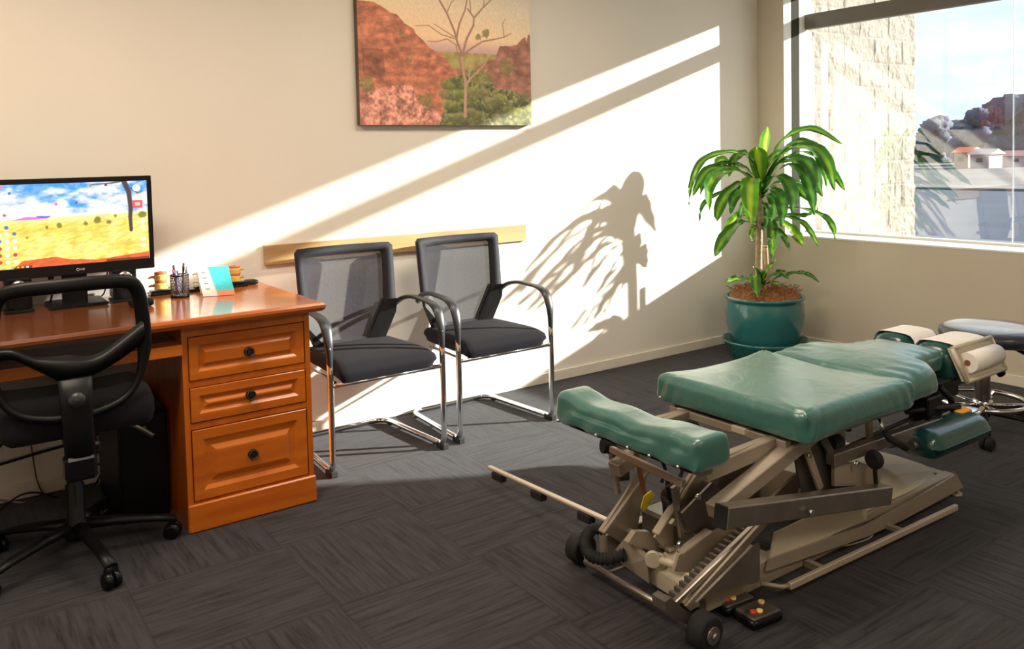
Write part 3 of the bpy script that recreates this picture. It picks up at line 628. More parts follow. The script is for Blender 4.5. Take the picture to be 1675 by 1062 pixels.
for i in range(26):
    for sg in (-1, 1): k.tube([(R_*math.cos(2*PI*i/26+sg*a*.9), R_*math.sin(2*PI*i/26+sg*a*.9), .004+a*(H_-.004)) for a in (0, .25, .5, .75, 1)], .0009, n=4, cap=False)
k.build('mesh_wall', m_dsteel, pc); k = MB()
k.tube([(R_*math.cos(a), R_*math.sin(a), H_) for a in [2*PI*i/28 for i in range(28)]], .0028, closed=True, n=8); k.build('rim', m_black, pc)
MB().lathe([(0, 0), (.037, 0), (.038, .008), (.036, .010), (0, .004)]).build('base', m_black, pc)
PEN = [(-.018, .002, -.022, .0, .135, (.03, .03, .035), 'black pen leaning left, tallest in the cup'), (-.014, -.012, -.026, -.008, .118, (.45, .05, .12), 'dark red pen leaning left in the cup'), (-.010, -.020, -.020, -.02, .108, (.15, .2, .6), 'blue pen leaning left at the front of the cup'),
       (.016, .004, .020, .004, .140, (.02, .02, .03), 'black pen standing up right in the cup'), (.022, -.008, .031, -.006, .126, (.25, .25, .27), 'grey pen leaning right in the cup'), (-.002, .016, -.004, .02, .108, (.2, .1, .05), 'short brown pencil in the middle of the cup')]
for a, b_, c_, d_, h_, col, lab in PEN:
    t = thing('pen', lab, 'pen', (-4.12, -.29, DT+.001), 'pens in the cup'); p0 = Vector((a*.6, b_*.6, .012)); p1 = Vector((c_, d_, h_)); mm = M('pen_%d' % int(h_*1000), col, .35)
    MB().tube([p0, p0.lerp(p1, .75)], .0042).build('barrel', mm, t); MB().tube([p0.lerp(p1, .75), p1], [.0052, .0046]).build('cap', mm, t)
cl = thing('desk_calendar', 'white and turquoise tent calendar on the desk beside the pen cup', 'calendar', (-3.965, -.33, DT+.001), world=True)
A0 = at(330, 487, Y=-.37); A0.z = DT+.001
def cal(u, v, off=0): # u across, v up the leaning face
    b0 = Vector((-4.045, -.36, DT+.002)); b1 = Vector((-3.925, -.40, DT+.002)); up = Vector((-.012, .045, .118)); nrm = -(b1-b0).cross(up).normalized()
    return b0.lerp(b1, u)+up*v+nrm*off
MB().prism([cal(0, 0), cal(1, 0), cal(1, 1), cal(0, 1)], (0, .0015, 0)).build('front_sheet', m_paper, cl)
MB().prism([cal(0, 1), cal(1, 1), cal(1, 0)+Vector((.012, .085, 0)), cal(0, 0)+Vector((.012, .085, 0))], (0, .0015, 0)).build('back_sheet', m_paper, cl)
m_turq = M('turquoise_print', (.06, .66, .74), .6, var=.1, scale=60); m_coral = M('coral_print', (.85, .28, .16), .6); m_grey = M('grey_print', (.3, .3, .32), .7)
MB().prism([cal(.45, .17, -.0006), cal(1, .17, -.0006), cal(1, 1, -.0006), cal(.36, 1, -.0006)], (0, -.0005, 0)).build('turquoise_panel', m_turq, cl)
MB().prism([cal(.45, .0, -.0006), cal(1, .0, -.0006), cal(1, .17, -.0006), cal(.45, .17, -.0006)], (0, -.0005, 0)).build('coral_strip', m_coral, cl)
k = MB()
for i in range(4): k.prism([cal(.12+.03*i*.3, .80-.19*i, -.0006), cal(.26, .80-.19*i, -.0006), cal(.26, .84-.19*i, -.0006), cal(.12, .84-.19*i, -.0006)], (0, -.0005, 0))
k.build('date_marks', m_grey, cl)
o = MB().pad(-3.80, -3.745, -.17, -.11, DT+.001, DT+.022, .01, (5, 5, 3)); tag(o.build('stapler', m_black), 'small dark stapler lying at the right back end of the desk', 'stapler')

# cables under the desk
def cable(pts, r, col, lab):
    o = MB().tube(smooth_path(pts, 8), r, n=8); tag(o.build('power_cable', col), lab, 'cable', 'cables under the desk')
m_cab_g = M('grey_cable', (.25, .22, .18), .5); m_cab_r = M('brown_cable', (.16, .05, .03), .5)
yb = -.03
cable([at(-40, 770, Y=yb), at(0, 760, Y=yb), at(60, 742, Y=yb), at(150, 715, Y=yb), at(190, 690, Y=yb), at(232, 672, Y=yb)], .006, m_black, 'thick black cable rising from left to right under the desk')
cable([at(42, 690, Y=yb), at(52, 735, Y=yb), at(62, 790, Y=yb), at(82, 812, Y=-.05), at(125, 795, Y=-.06)], .003, m_cab_r, 'thin brown cable looping down under the desk')
cable([at(-20, 815, Y=-.06), at(30, 822, Y=-.06), at(90, 824, Y=-.06), at(150, 800, Y=-.05), at(178, 770, Y=-.05), at(184, 735, Y=-.04)], .004, m_cab_g, 'grey cable curving along the floor to the computer tower')
cable([at(0, 835, Y=-.1), at(30, 812, Y=-.08), at(60, 806, Y=-.07), at(95, 815, Y=-.1)], .004, m_black, 'black cable arching up from the floor behind the chair')
cable([at(140, 760, Y=yb), at(165, 760, Y=yb), at(185, 768, Y=yb), at(176, 790, Y=-.05), at(150, 800, Y=-.05)], .004, m_black, 'black cable loop beside the computer tower')
cable([at(214, 655, Y=yb), at(208, 690, Y=yb), at(180, 735, Y=yb), at(168, 770, Y=yb), at(155, 795, Y=-.05)], .004, m_black, 'black cable dropping steeply beside the chair stem')
cable([at(232, 640, Y=yb), at(226, 660, Y=yb), at(238, 680, Y=yb), at(222, 700, Y=yb), at(236, 718, Y=yb)], .0035, m_paper, 'crumpled white cable beside the pedestal')
cable([at(20, 688, Y=-.1), at(12, 712, Y=-.1), at(0, 730, Y=-.1), at(-20, 745, Y=-.1)], .006, m_black, 'black cable bending away at the left edge under the desk')

# ------------------------------------------------------------------ visitor chairs
def visitor_chair(loc, lab):
    t = thing('visitor_chair', lab, 'chair', loc, 'visitor chairs along the wall')
    W2 = .277; r_ = .0132
    half = [(-W2, .0, .56), (-W2, -.004, .36), (-W2, .0, .018), (-W2+.004, .10, .016), (-W2+.035, .545, .016), (W2-.035, .545, .016), (W2-.004, .10, .016), (W2, .0, .018), (W2, -.004, .36), (W2, 0, .56)]
    P = fillet(half, .075, 7); P = [Vector((p.x, p.y, max(p.z, .018))) for p in P]
    MB().tube(P, r_, n=12).build('frame', m_chrome, t)
    k = MB(); k.tube([(-W2, .0, .392), (W2, .0, .392)], .009, n=10)
    for sx in (-1, 1): k.tube([(sx*W2, 0, .392), (sx*.225, .06, .385), (sx*.2, .40, .385)], .008, n=8)
    k.build('seat_rail', m_chrome, t)
    # arms: flat black blades over the tubes
    for sx in (-1, 1):
        pa = [(sx*W2, -.002, .475), (sx*W2, -.002, .53), (sx*W2, .004, .59), (sx*W2, .03, .648), (sx*W2, .085, .675), (sx*W2*.99, .17, .683), (sx*W2*.98, .27, .684), (sx*W2*.96, .36, .665), (sx*W2*.90, .425, .625)]
        wd = [.012, .015, .022, .026, .024, .022, .018, .016, .016]; tk = [.013, .013, .012, .011, .009, .009, .010, .012, .014]
        sp = smooth_path(pa, 5); n = len(sp)
        rr = [(np.interp(i/(n-1)*8, range(9), wd), np.interp(i/(n-1)*8, range(9), tk)) for i in range(n)]
        MB().tube(sp, rr, side=(1, 0, 0), n=14).build('armrest', m_armpl, t)
    for sx in (-1, 1):
        MB().box(sx*W2-.016, sx*W2+.016, -.016, .050, 0.0, .026, .003).build('foot_cap', m_rubber, t)
        MB().box(sx*(W2-.033)-.010, sx*(W2-.033)+.010, .47, .50, 0.0, .012, .002).build('foot_cap', m_rubber, t)
    def seat(u, v, w, p):
        p = p.copy(); p.x *= 1-.10*(v+1)/2; p.z += .012*(1-u*u)*(1-v*v)*(w > 0)-.016*(v < -.4)*((-v-.4)/.6)**2
        if w < 0: p.x *= .94; p.y = p.y if v > -.9 else p.y+.012
        return p
    MB().pad(-.248, .248, -.028, .45, .402, .480, .034, (14, 12, 5), seat).build('seat', m_fab, t)
    # back: curved hexagonal frame with a mesh panel
    def yb_(x, z): return .415+(z-.47)*.12-.75*x*x
    out = [(-.150, .462), (.150, .462), (.205, .540), (.238, .610), (.247, .66), (.250, .80), (.252, .928), (.236, .944), (-.236, .944), (-.252, .928), (-.250, .80), (-.247, .66), (-.238, .610), (-.205, .540)]
    inn = [(-.095, .492), (.095, .492), (.150, .560), (.180, .62), (.193, .67), (.200, .79), (.203, .890), (.193, .902), (-.193, .902), (-.203, .890), (-.200, .79), (-.193, .67), (-.180, .62), (-.150, .560)]
    # resample both loops with matching parameters
    def res(L, k=6):
        o_ = []
        for i in range(len(L)):
            a, b = L[i], L[(i+1) % len(L)]
            for j in range(k): o_.append((a[0]+(b[0]-a[0])*j/k, a[1]+(b[1]-a[1])*j/k))
        return o_
    A, B = res(out), res(inn); n = len(A); vs = []
    for (ax, az), (bx, bz) in zip(A, B):
        mxx, mz = (ax+bx)/2, (az+bz)/2
        vs += [(ax, yb_(ax, az)-.004, az), (mxx, yb_(mxx, mz)-.012, mz), (bx, yb_(bx, bz)-.006, bz), (bx, yb_(bx, bz)+.010, bz), (ax, yb_(ax, az)+.014, az)]
    fs = [(i*5+j, i*5+(j+1) % 5, ((i+1) % n)*5+(j+1) % 5, ((i+1) % n)*5+j) for i in range(n) for j in range(5)]
    MB().add(vs, fs, True).build('back_frame', m_meshframe, t)
    vs = []; rows = 12; cols = 14
    def halfw(z): return float(np.interp(z, [.488, .56, .62, .67, .79, .896], [.099, .154, .184, .197, .204, .207]))
    for i in range(rows+1):
        z = .488+(.905-.488)*i/rows; h_ = halfw(z)
        for j in range(cols+1): x_ = -h_+2*h_*j/cols; vs.append((x_, yb_(x_, z)+.002, z))
    MB().add(vs, [(i*(cols+1)+j, i*(cols+1)+j+1, (i+1)*(cols+1)+j+1, (i+1)*(cols+1)+j) for i in range(rows) for j in range(cols)], True).build('back_mesh', m_mesh, t)
    # thick black side brackets that carry the back down to the seat
    k = MB()
    for sx in (-1, 1):
        k.prism([(sx*.248, yb_(.245, .66)-.004, .665), (sx*.192, yb_(.19, .66), .665), (sx*.100, yb_(.1, .49), .490), (sx*.110, yb_(.15, .46), .452), (sx*.168, yb_(.15, .46), .452), (sx*.238, yb_(.235, .60)-.004, .60)], (0, .028, 0))
    k.v = [(a, b-.014 if b < .42 else b, c) for a, b, c in k.v]
    k.box(-.15, .15, .40, .44, .40, .462, .006); k.build('back_bracket', m_black, t)
    return t
ch = visitor_chair((-3.323, -.603, 0), 'black mesh-backed chrome cantilever chair next to the desk')
clone(ch, (.653, .018, 0), 'black mesh-backed chrome cantilever chair, the right one, further from the desk')

# ------------------------------------------------------------------ office chair seen from behind
oc = thing('office_chair', 'black swivel office chair with a mesh back, seen from behind at the desk', 'chair', (-4.603, -.735, 0), world=True)
HX, HY = -4.603, -.735
for i in range(5):
    a = math.radians(-80+72*i); d = Vector((math.cos(a), math.sin(a), 0)); sd = Vector((-d.y, d.x, 0)); h = Vector((HX, HY, 0))
    MB().tube([h+d*.03+Vector((0, 0, .115)), h+d*.12+Vector((0, 0, .108)), h+d*.24+Vector((0, 0, .088)), h+d*.315+Vector((0, 0, .072))], [(.026, .020), (.022, .017), (.019, .013), (.021, .012)], side=sd, n=12).build('leg', m_black, oc)
    cpos = h+d*.308; sw = math.radians([20, 60, 100, 200, 300][i]); ax = Vector((math.cos(sw), math.sin(sw), 0))
    k = MB()
    for sg in (-1, 1): k.tube([cpos+ax*sg*.004+Vector((0, 0, .028)), cpos+ax*sg*.010+Vector((0, 0, .028)), cpos+ax*sg*.022+Vector((0, 0, .028)), cpos+ax*sg*.027+Vector((0, 0, .028))], [.027, .028, .027, .018], n=22)
    k.cyl(cpos+Vector((0, 0, .03)), cpos+Vector((0, 0, .075)), .007); k.tube([cpos-ax*.02+Vector((0, 0, .052)), cpos+ax*.02+Vector((0, 0, .052))], [(.024, .010), (.024, .010)], n=12)
    k.build('caster', m_blackg, oc)
k = MB().lathe([(0, .07), (.036, .07), (.042, .09), (.038, .13), (.030, .14), (.030, .26), (.0245, .265), (.0245, .34), (.014, .34), (.014, .47), (0, .47)], (HX, HY, 0), 28); k.build('gas_column', m_black, oc)
k = MB().box(HX-.07, HX+.07, HY-.12, HY+.10, .460, .506, .01); k.box(HX-.045, HX+.045, -1.03, HY-.10, .440, .480, .008); k.build('tilt_mechanism', m_black, oc)
k = MB().tube(smooth_path([(HX+.05, HY-.06, .475), (HX+.11, HY-.07, .478), (HX+.19, HY-.07, .44), (HX+.245, HY-.07, .395)], 5), [(.006, .006)]*10+[(.008, .008)]*5+[(.009, .009)], n=10); k.build('height_lever', m_dsteel, oc)
MB().tube([(HX-.06, HY-.08, .475), (HX-.11, HY-.1, .472), (HX-.135, HY-.1, .470)], [.006, .012, .012]).build('tension_knob', m_black, oc)
def oseat(u, v, w, p):
    p = p.copy(); p.z += (-.018 if v > .5 else 0)*(v-.5)*2+.012*(u*u)*(w > 0); p.x = HX+(p.x-HX)*(1-.12*max(0, -v)**2); return p
MB().pad(HX-.245, HX+.245, -.99, -.50, .488, .585, .038, (12, 12, 5), oseat).build('seat', m_fab, oc)
BX, BY = -4.628, -1.045
def by(x, z): return BY+.02*((z-.75)/.2)*-1+1.3*(x-BX)**2*.6+.02
ring = [(-.150, .985), (0, .990), (.150, .985), (.196, .955), (.212, .88), (.218, .80), (.216, .73), (.198, .655), (.155, .600), (.08, .573), (0, .568), (-.08, .573), (-.155, .600), (-.198, .655), (-.216, .73), (-.218, .80), (-.212, .88), (-.196, .955)]
k = MB(); k.tube([(BX+a, by(BX+a, b), b) for a, b in [(q.x, q.y) for q in smooth_path([(a, b, 0) for a, b in ring], 4, True)]], [(.013, .012+.011*min(1, max(0, (q.y-.66)/.10))) for q in smooth_path([(a, b, 0) for a, b in ring], 4, True)], side=(0, 1, 0), n=12, closed=True); k.build('back_frame', m_black, oc)
vs = []; NR = 16
for i in range(NR+1):
    z = .575+(.98-.575)*i/NR; h_ = float(np.interp(z, [.568, .575, .60, .655, .73, .80, .88, .955, .985], [.05, .08, .15, .195, .213, .215, .209, .193, .155]))
    for j in range(15): x_ = BX-h_+2*h_*j/14; vs.append((x_, by(x_, z)+.006, z))
MB().add(vs, [(i*15+j, i*15+j+1, (i+1)*15+j+1, (i+1)*15+j) for i in range(NR) for j in range(14)], True).build('back_mesh', m_omesh, oc)
# saddle-shaped cross band and the post below it
def offs(px_): return [(at(a, b, Y=-1.05).x-BX, at(a, b, Y=-1.05).z) for a, b in px_]
top = [(-.216, .815)]+offs([(20, 573), (54, 585), (85, 585), (113, 582), (140, 584), (166, 578), (195, 558)])+[(.214, .85)]
bot = [(-.217, .770)]+offs([(20, 592), (54, 606), (80, 618), (108, 630), (140, 622), (166, 611), (200, 592)])+[(.218, .775)]
def band(tp, bt, dy):
    T_, B_ = smooth_path([(a, b, 0) for a, b in tp], 4), smooth_path([(a, b, 0) for a, b in bt], 4); n = len(T_); vs = []
    for p, q in zip(T_, B_):
        mx_ = ((p.x+q.x)/2, (p.y+q.y)/2); vs += [(BX+p.x, by(BX+p.x, p.y)-dy*.5, p.y), (BX+mx_[0], by(BX+mx_[0], mx_[1])-dy*1.2, mx_[1]), (BX+q.x, by(BX+q.x, q.y)-dy*.5, q.y), (BX+mx_[0], by(BX+mx_[0], mx_[1])+.004, mx_[1])]
    return MB().add(vs, [(i*4+j, i*4+(j+1) % 4, (i+1)*4+(j+1) % 4, (i+1)*4+j) for i in range(n-1) for j in range(4)], True)
band(top, bot, .018).build('back_crossband', m_black, oc)
k = MB(); k.tube([(BX, BY-.012, .70), (BX+.001, BY-.016, .62), (BX+.003, BY-.012, .52), (BX+.006, BY+.0, .45), (BX+.015, BY+.03, .43)], [(.050, .013), (.045, .015), (.044, .015), (.044, .014), (.044, .012)], side=(1, 0, 0), n=16); k.build('back_post', m_black, oc)
k = MB().lathe([(0, .014), (.012, .012), (.022, .008), (.025, 0)], n=24); k.v = [(BX+a, BY-.03-c, .635+b) for a, b, c in k.v]; k.build('height_knob', m_armpl, oc)
MB().box(BX-.04, BX+.052, BY-.018, BY+.05, .375, .452, .01).build('lower_bracket', m_blackg, oc)

# ------------------------------------------------------------------ potted dracaena
PC = Vector((-.495, -.435, 0))
o = MB().lathe([(0, .0), (.205, 0), (.215, .01), (.242, .06), (.262, .098), (.272, .110), (.277, .120), (.273, .128), (.264, .124), (.250, .09), (.225, .062), (0, .060)], PC, 56).build('plant_saucer', m_pot); tag(o, 'round teal glazed saucer under the plant pot in the corner', 'saucer')
pt = thing('potted_dracaena', 'tall variegated corn plant with arching green leaves in a teal pot in the corner', 'plant', (PC.x, PC.y, .062))
MB().lathe([(r_*.955, z_) for r_, z_ in [(0, 0), (.20, 0), (.215, .012), (.242, .09), (.260, .17), (.264, .235), (.260, .285), (.254, .310), (.252, .318), (.262, .326), (.270, .336), (.268, .346), (.258, .350), (.246, .346), (.240, .32), (.238, .25), (0, .25)]], (0, 0, 0), 56).build('pot', m_pot, pt)
k = MB(); rng = random.Random(11)
vs = []; nn, mm = 60, 14
for i in range(mm):
    for j in range(nn):
        r_ = .230*i/(mm-1); a = 2*PI*j/nn; vs.append((r_*math.cos(a), r_*math.sin(a), .345+.045*math.exp(-((i/(mm-1)-.55)/.38)**2)+rng.uniform(-.008, .008)-(.03 if i == mm-1 else 0)))
k.add(vs, [(i*nn+j, i*nn+(j+1) % nn, (i+1)*nn+(j+1) % nn, (i+1)*nn+j) for i in range(mm-1) for j in range(nn)], True)
for _ in range(420):
    a, r_ = rng.uniform(0, 2*PI), .222*math.sqrt(rng.random()); p = Vector((r_*math.cos(a), r_*math.sin(a), .385+rng.uniform(-.02, .018))); q = p+Vector((rng.uniform(-.035, .035), rng.uniform(-.035, .035), rng.uniform(-.01, .022)))
    k.tube([p, p.lerp(q, .5)+Vector((0, 0, rng.uniform(0, .012))), q], [.0022, .0022, .001], n=4, cap=False)
k.build('coir_mulch', m_coir, pt)
RT = Vector((cyw, -syw, 0)); FW = Vector((syw, cyw, 0)); UP = Vector((0, 0, 1))
def pl(px, py, dep=0.0):
    """point in the upright plane through the pot that faces the room, pushed dep metres towards the wall corner"""
    d = fwd*FPX + rgt*(px-837.5) - upv*(py-PPY); c0 = PC+FW*dep; t = (c0-CAMLOC).dot(FW)/d.dot(FW); return CAMLOC+d*t-Vector((PC.x, PC.y, .062))
k = MB(); st = [pl(1243, 482), pl(1241, 430), pl(1242, 380, .0), pl(1243, 330), pl(1244, 290)]; k.tube(smooth_path(st, 4), [.024, .024, .024, .024, .023, .023, .023, .023, .022, .022, .022, .02, .02, .018, .016, .014, .012]); k.build('cane', m_cane, pt)
k = MB().tube(smooth_path([pl(1256, 480, .05), pl(1254, 440, .05), pl(1252, 405, .05)], 4), .016); k.cyl(pl(1252, 405, .05), pl(1252, 402, .05), .0165); k.build('cut_cane', m_cane, pt)
def leaf_mat(name, g1, g2):
    m = bpy.data.materials.new(name); m.use_nodes = True; t = m.node_tree; b = t.nodes['Principled BSDF']; L = t.links.new
    uv = N(t, 'ShaderNodeUVMap'); uv.uv_map = 'UVMap'; s = N(t, 'ShaderNodeSeparateXYZ'); L(uv.outputs[0], s.inputs[0])
    mp = N(t, 'ShaderNodeMapping'); mp.inputs['Scale'].default_value = (30, 1.2, 1); L(uv.outputs[0], mp.inputs[0]); nz = N(t, 'ShaderNodeTexNoise'); nz.inputs['Scale'].default_value = 1; nz.inputs['Detail'].default_value = 2; L(mp.outputs[0], nz.inputs[0])
    ad = N(t, 'ShaderNodeMath', operation='MULTIPLY_ADD'); L(nz.outputs[0], ad.inputs[0]); ad.inputs[1].default_value = .16; 
    ab = N(t, 'ShaderNodeMath', operation='ABSOLUTE'); sb = N(t, 'ShaderNodeMath', operation='SUBTRACT'); L(s.outputs[0], sb.inputs[0]); sb.inputs[1].default_value = .5; L(sb.outputs[0], ab.inputs[0]); L(ab.outputs[0], ad.inputs[2])
    r = N(t, 'ShaderNodeValToRGB'); L(ad.outputs[0], r.inputs[0]); E = r.color_ramp.elements; E[0].position = .16; E[0].color = g2+(1,); E[1].position = .30; E[1].color = g1+(1,)
    L(r.outputs[0], b.inputs['Base Color']); setin(b, 'Roughness', .28); setin(b, 'Coat Weight', .3)
    tl = N(t, 'ShaderNodeBsdfTranslucent'); L(r.outputs[0], tl.inputs[0]); ms = N(t, 'ShaderNodeMixShader'); ms.inputs[0].default_value = .38; L(b.outputs[0], ms.inputs[1]); L(tl.outputs[0], ms.inputs[2]); L(ms.outputs[0], t.nodes['Material Output'].inputs[0])
    return m
m_leafs = [leaf_mat('leaf_green', (.045, .16, .018), (.22, .42, .035)), leaf_mat('leaf_dark', (.03, .12, .02), (.10, .26, .03)), leaf_mat('leaf_bright', (.09, .27, .012), (.42, .60, .05))]
def leaf(pts, w_, mi=0, tw=0.0):
    """blade along a path: folded along its midrib, widest a little past the middle"""
    P = smooth_path(pts, 7); n = len(P); vs, uvs = [], []
    for i, p in enumerate(P):
        T = (P[min(i+1, n-1)]-P[max(i-1, 0)]).normalized(); S = T.cross(UP)
        if S.length < .15: S = T.cross(FW)
        S = S.normalized(); S = Matrix.Rotation(tw*(i/n), 3, T) @ S
        Nn = S.cross(T).normalized(); t = i/(n-1); hw = w_*.5*(.30+.70*min(1, t/.45)**.8 if t < .45 else 1)*(1-max(0, (t-.55)/.45)**2.2)+.0008
        for j, q in enumerate((-1, -.5, 0, .5, 1)): vs.append(p+S*hw*q+Nn*hw*(.30*abs(q)-.15)+Nn*.004*math.sin(i*1.3+j)); uvs.append(((q+1)/2, t))
    fs = [(i*5+j, i*5+j+1, (i+1)*5+j+1, (i+1)*5+j) for i in range(n-1) for j in range(4)]
    o = MB().add(vs, fs, True).build('leaf', m_leafs[mi], pt); uvl = o.data.uv_layers.new(name='UVMap')
    for lp in o.data.loops: uvl.data[lp.index].uv = uvs[lp.vertex_index]
    return o
# main crown: (path pixels, depth at tip, width, kind, twist); leaves to the right come forward, away from the window
LV = [([(1245, 285), (1250, 245), (1256, 206)], .02, .088, 2, PI*.0), ([(1243, 300), (1240, 262), (1238, 240)], -.06, .095, 2, 0),
 ([(1246, 300), (1275, 235), (1325, 210), (1378, 236)], -.10, .040, 0, .5), ([(1248, 300), (1285, 245), (1330, 240), (1355, 270), (1365, 312)], -.26, .070, 0, .3),
 ([(1248, 305), (1290, 238), (1325, 236), (1348, 270), (1352, 305)], -.10, .068, 0, -.3), ([(1248, 305), (1280, 262), (1315, 262), (1335, 290), (1345, 322)], -.32, .066, 1, .3),
 ([(1248, 300), (1300, 250), (1345, 262), (1368, 290), (1382, 312)], -.20, .040, 0, .6), ([(1248, 310), (1285, 270), (1315, 285), (1328, 320), (1332, 352)], -.25, .060, 1, .2),
 ([(1246, 312), (1270, 270), (1300, 262), (1322, 285), (1340, 318)], -.05, .060, 0, 0), ([(1246, 315), (1262, 290), (1283, 292), (1297, 320), (1296, 350)], -.28, .068, 1, .2),
 ([(1246, 320), (1270, 300), (1298, 304), (1316, 318), (1328, 330)], -.18, .055, 0, .1), ([(1246, 320), (1262, 308), (1276, 322), (1281, 345), (1278, 372)], -.24, .062, 1, -.2),
 ([(1246, 320), (1275, 298), (1310, 300), (1332, 325), (1338, 350)], .08, .050, 1, .3), ([(1248, 300), (1275, 255), (1300, 240), (1330, 245), (1358, 268)], .06, .045, 0, .3),
 ([(1244, 300), (1228, 262), (1195, 248), (1150, 262), (1130, 302), (1127, 335)], -.02, .036, 0, -.4), ([(1242, 305), (1225, 280), (1195, 268), (1178, 262), (1172, 285)], .05, .068, 2, -.2),
 ([(1243, 310), (1215, 282), (1180, 282), (1160, 305), (1160, 345)], -.18, .066, 0, -.3), ([(1242, 312), (1210, 278), (1165, 275), (1145, 295), (1132, 322)], .03, .050, 0, -.3),
 ([(1242, 318), (1215, 298), (1188, 318), (1175, 345), (1172, 362)], -.22, .056, 0, -.2), ([(1242, 320), (1210, 305), (1165, 322), (1147, 340), (1144, 364)], .0, .022, 1, -.4),
 ([(1242, 322), (1222, 305), (1200, 325), (1195, 350)], -.12, .050, 1, -.2), ([(1243, 315), (1235, 292), (1227, 300), (1227, 335), (1229, 368)], -.30, .085, 2, 0),
 ([(1242, 300), (1215, 270), (1180, 268), (1165, 285), (1150, 300), (1146, 318)], .1, .044, 1, -.3), ([(1244, 325), (1258, 318), (1266, 335), (1262, 365)], -.10, .050, 1, 0), ([(1243, 328), (1228, 322), (1214, 340), (1208, 362)], .06, .045, 1, 0),
 ([(1244, 300), (1232, 262), (1218, 250), (1200, 262), (1192, 290)], .14, .05, 0, 0), ([(1246, 295), (1262, 258), (1285, 250), (1305, 268), (1316, 296)], .16, .055, 0, 0), ([(1245, 330), (1252, 335), (1254, 355), (1250, 378)], -.05, .03, 1, 0),
 # lower tier
 ([(1240, 372), (1215, 362), (1192, 380), (1178, 400), (1169, 420)], -.08, .062, 0, -.2), ([(1240, 368), (1222, 350), (1205, 356), (1192, 374), (1184, 394)], .04, .058, 2, -.2),
 ([(1244, 372), (1258, 360), (1264, 378), (1264, 400), (1263, 423)], -.16, .056, 0, 0), ([(1245, 370), (1270, 362), (1292, 372), (1305, 388), (1314, 401)], -.10, .060, 2, .2),
 ([(1245, 368), (1280, 355), (1310, 362), (1328, 382), (1338, 403)], -.18, .030, 0, .4), ([(1245, 375), (1262, 372), (1280, 384), (1292, 410)], -.14, .036, 1, .2),
 ([(1246, 350), (1300, 340), (1345, 352), (1363, 372), (1366, 392)], -.22, .034, 0, .4), ([(1242, 378), (1234, 372), (1229, 384), (1230, 394)], -.04, .03, 2, 0), ([(1246, 360), (1264, 350), (1290, 352), (1318, 352), (1330, 346)], -.06, .036, 1, 0),
 # shoot at the foot
 ([(1246, 462), (1252, 445), (1262, 432), (1270, 425)], -.16, .050, 0, 0), ([(1246, 466), (1236, 450), (1236, 468), (1239, 486)], -.26, .052, 0, 0), ([(1245, 465), (1225, 456), (1205, 456), (1186, 462)], -.20, .050, 0, 0),
 ([(1248, 465), (1262, 450), (1278, 446), (1290, 456)], -.10, .040, 1, 0), ([(1250, 466), (1275, 452), (1305, 446), (1325, 450), (1340, 462)], -.15, .022, 1, .3), ([(1247, 462), (1240, 445), (1232, 436)], -.1, .03, 1, 0), ([(1249, 466), (1262, 462), (1278, 466)], -.2, .03, 0, 0)]
for q, (px_, dep, w_, mi, tw) in enumerate(LV):
    n = len(px_); tipx = px_[-1][0]
    if px_[0][1] < 350 and q > 1: dep = dep*1.35-.07-(.16 if tipx < 1215 and q % 3 else 0)
    lat = abs(tipx-1244)/243; f_ = lat/math.hypot(lat, dep+1e-3) if q > 1 else 0
    leaf([pl(a, b, dep*(i/(n-1))**1.1-(.02 if b > 440 else 0)) for i, (a, b) in enumerate(px_)], w_*1.3, mi, (1.5*f_*(.6+.4*(q % 3)/2))*(1 if tipx > 1244 else -1))

# ------------------------------------------------------------------ treatment table
tt = thing('treatment_table', 'adjustable chiropractic table with teal vinyl pads on a beige steel scissor frame', 'treatment table', (-2.5, -2.1, 0), world=True)
TP = lambda x, y, z: (x, y, z)
def wr_main(u, v, w, p):
    p = p.copy(); au, av = abs(u), abs(v); dd = math.hypot(1-au, 1-av); ang = math.atan2(1-av+.02, 1-au+.02); near = math.exp(-(dd/.42)**2)
    if w > .2:
        p.z += .006*(1-u*u)*(1-v*v)-.016*(1-u*u)*max(0, v)**2-.018*max(0, u)*(1-av)**.7+.006*near
        p.z += .0022*math.sin(ang*19+v*2)*near
    # cover hangs straight down to a drawn hem, gathered towards the corners
    h_ = max(0, .35-w)/1.35; cu, cv = p.x+2.555, p.y+2.115
    if au > .9: p.x += math.copysign(.008*h_*(1-.5*av*av), u)+math.copysign(.0055, u)*math.sin(v*34+w*2.2*math.copysign(1, v))*av**3*(1-abs(w)*.4)
    if av > .9: p.y += math.copysign(.008*h_*(1-.5*au*au), v)+math.copysign(.0055, v)*math.sin(u*34+w*2.2*math.copysign(1, u))*au**3*(1-abs(w)*.4)
    if w < -.6: p.z += .012*(1-max(au, av)**4*1)-.004*near+.014*(1-au**2)*(av > .95)*.6
    return p
MB().pad(-2.866, -2.256, -2.438, -1.798, .466, .566, .036, (44, 44, 12), wr_main).build('main_pad', m_vinyl, tt)
def wr_chest(u, v, w, p):
    p = p.copy(); hw = float(np.interp(u, [-1, -.35, -.14, -.05, .03, .10, .2, 1], [.98, 1.0, .97, .88, .72, .60, .54, .50])); p.y = -2.105+(p.y+2.105)*hw
    if w > .3: p.z += .016*(1-v*v)*(1-abs(u)**3)-.010*max(0, u)-.012*max(0, -u-.3)
    else: p.z += .010*max(0, u)
    p.z += .002*math.sin(u*26+v*5)*math.exp(-((abs(v)-.8)/.2)**2)
    if abs(v) > .9 and u < .1: p.y += math.copysign(.012, v)*max(0, .3-w)/1.3
    return p
MB().pad(-2.285, -1.69, -2.395, -1.815, .462, .562, .044, (52, 30, 10), wr_chest).build('chest_pad', m_vinyl, tt)
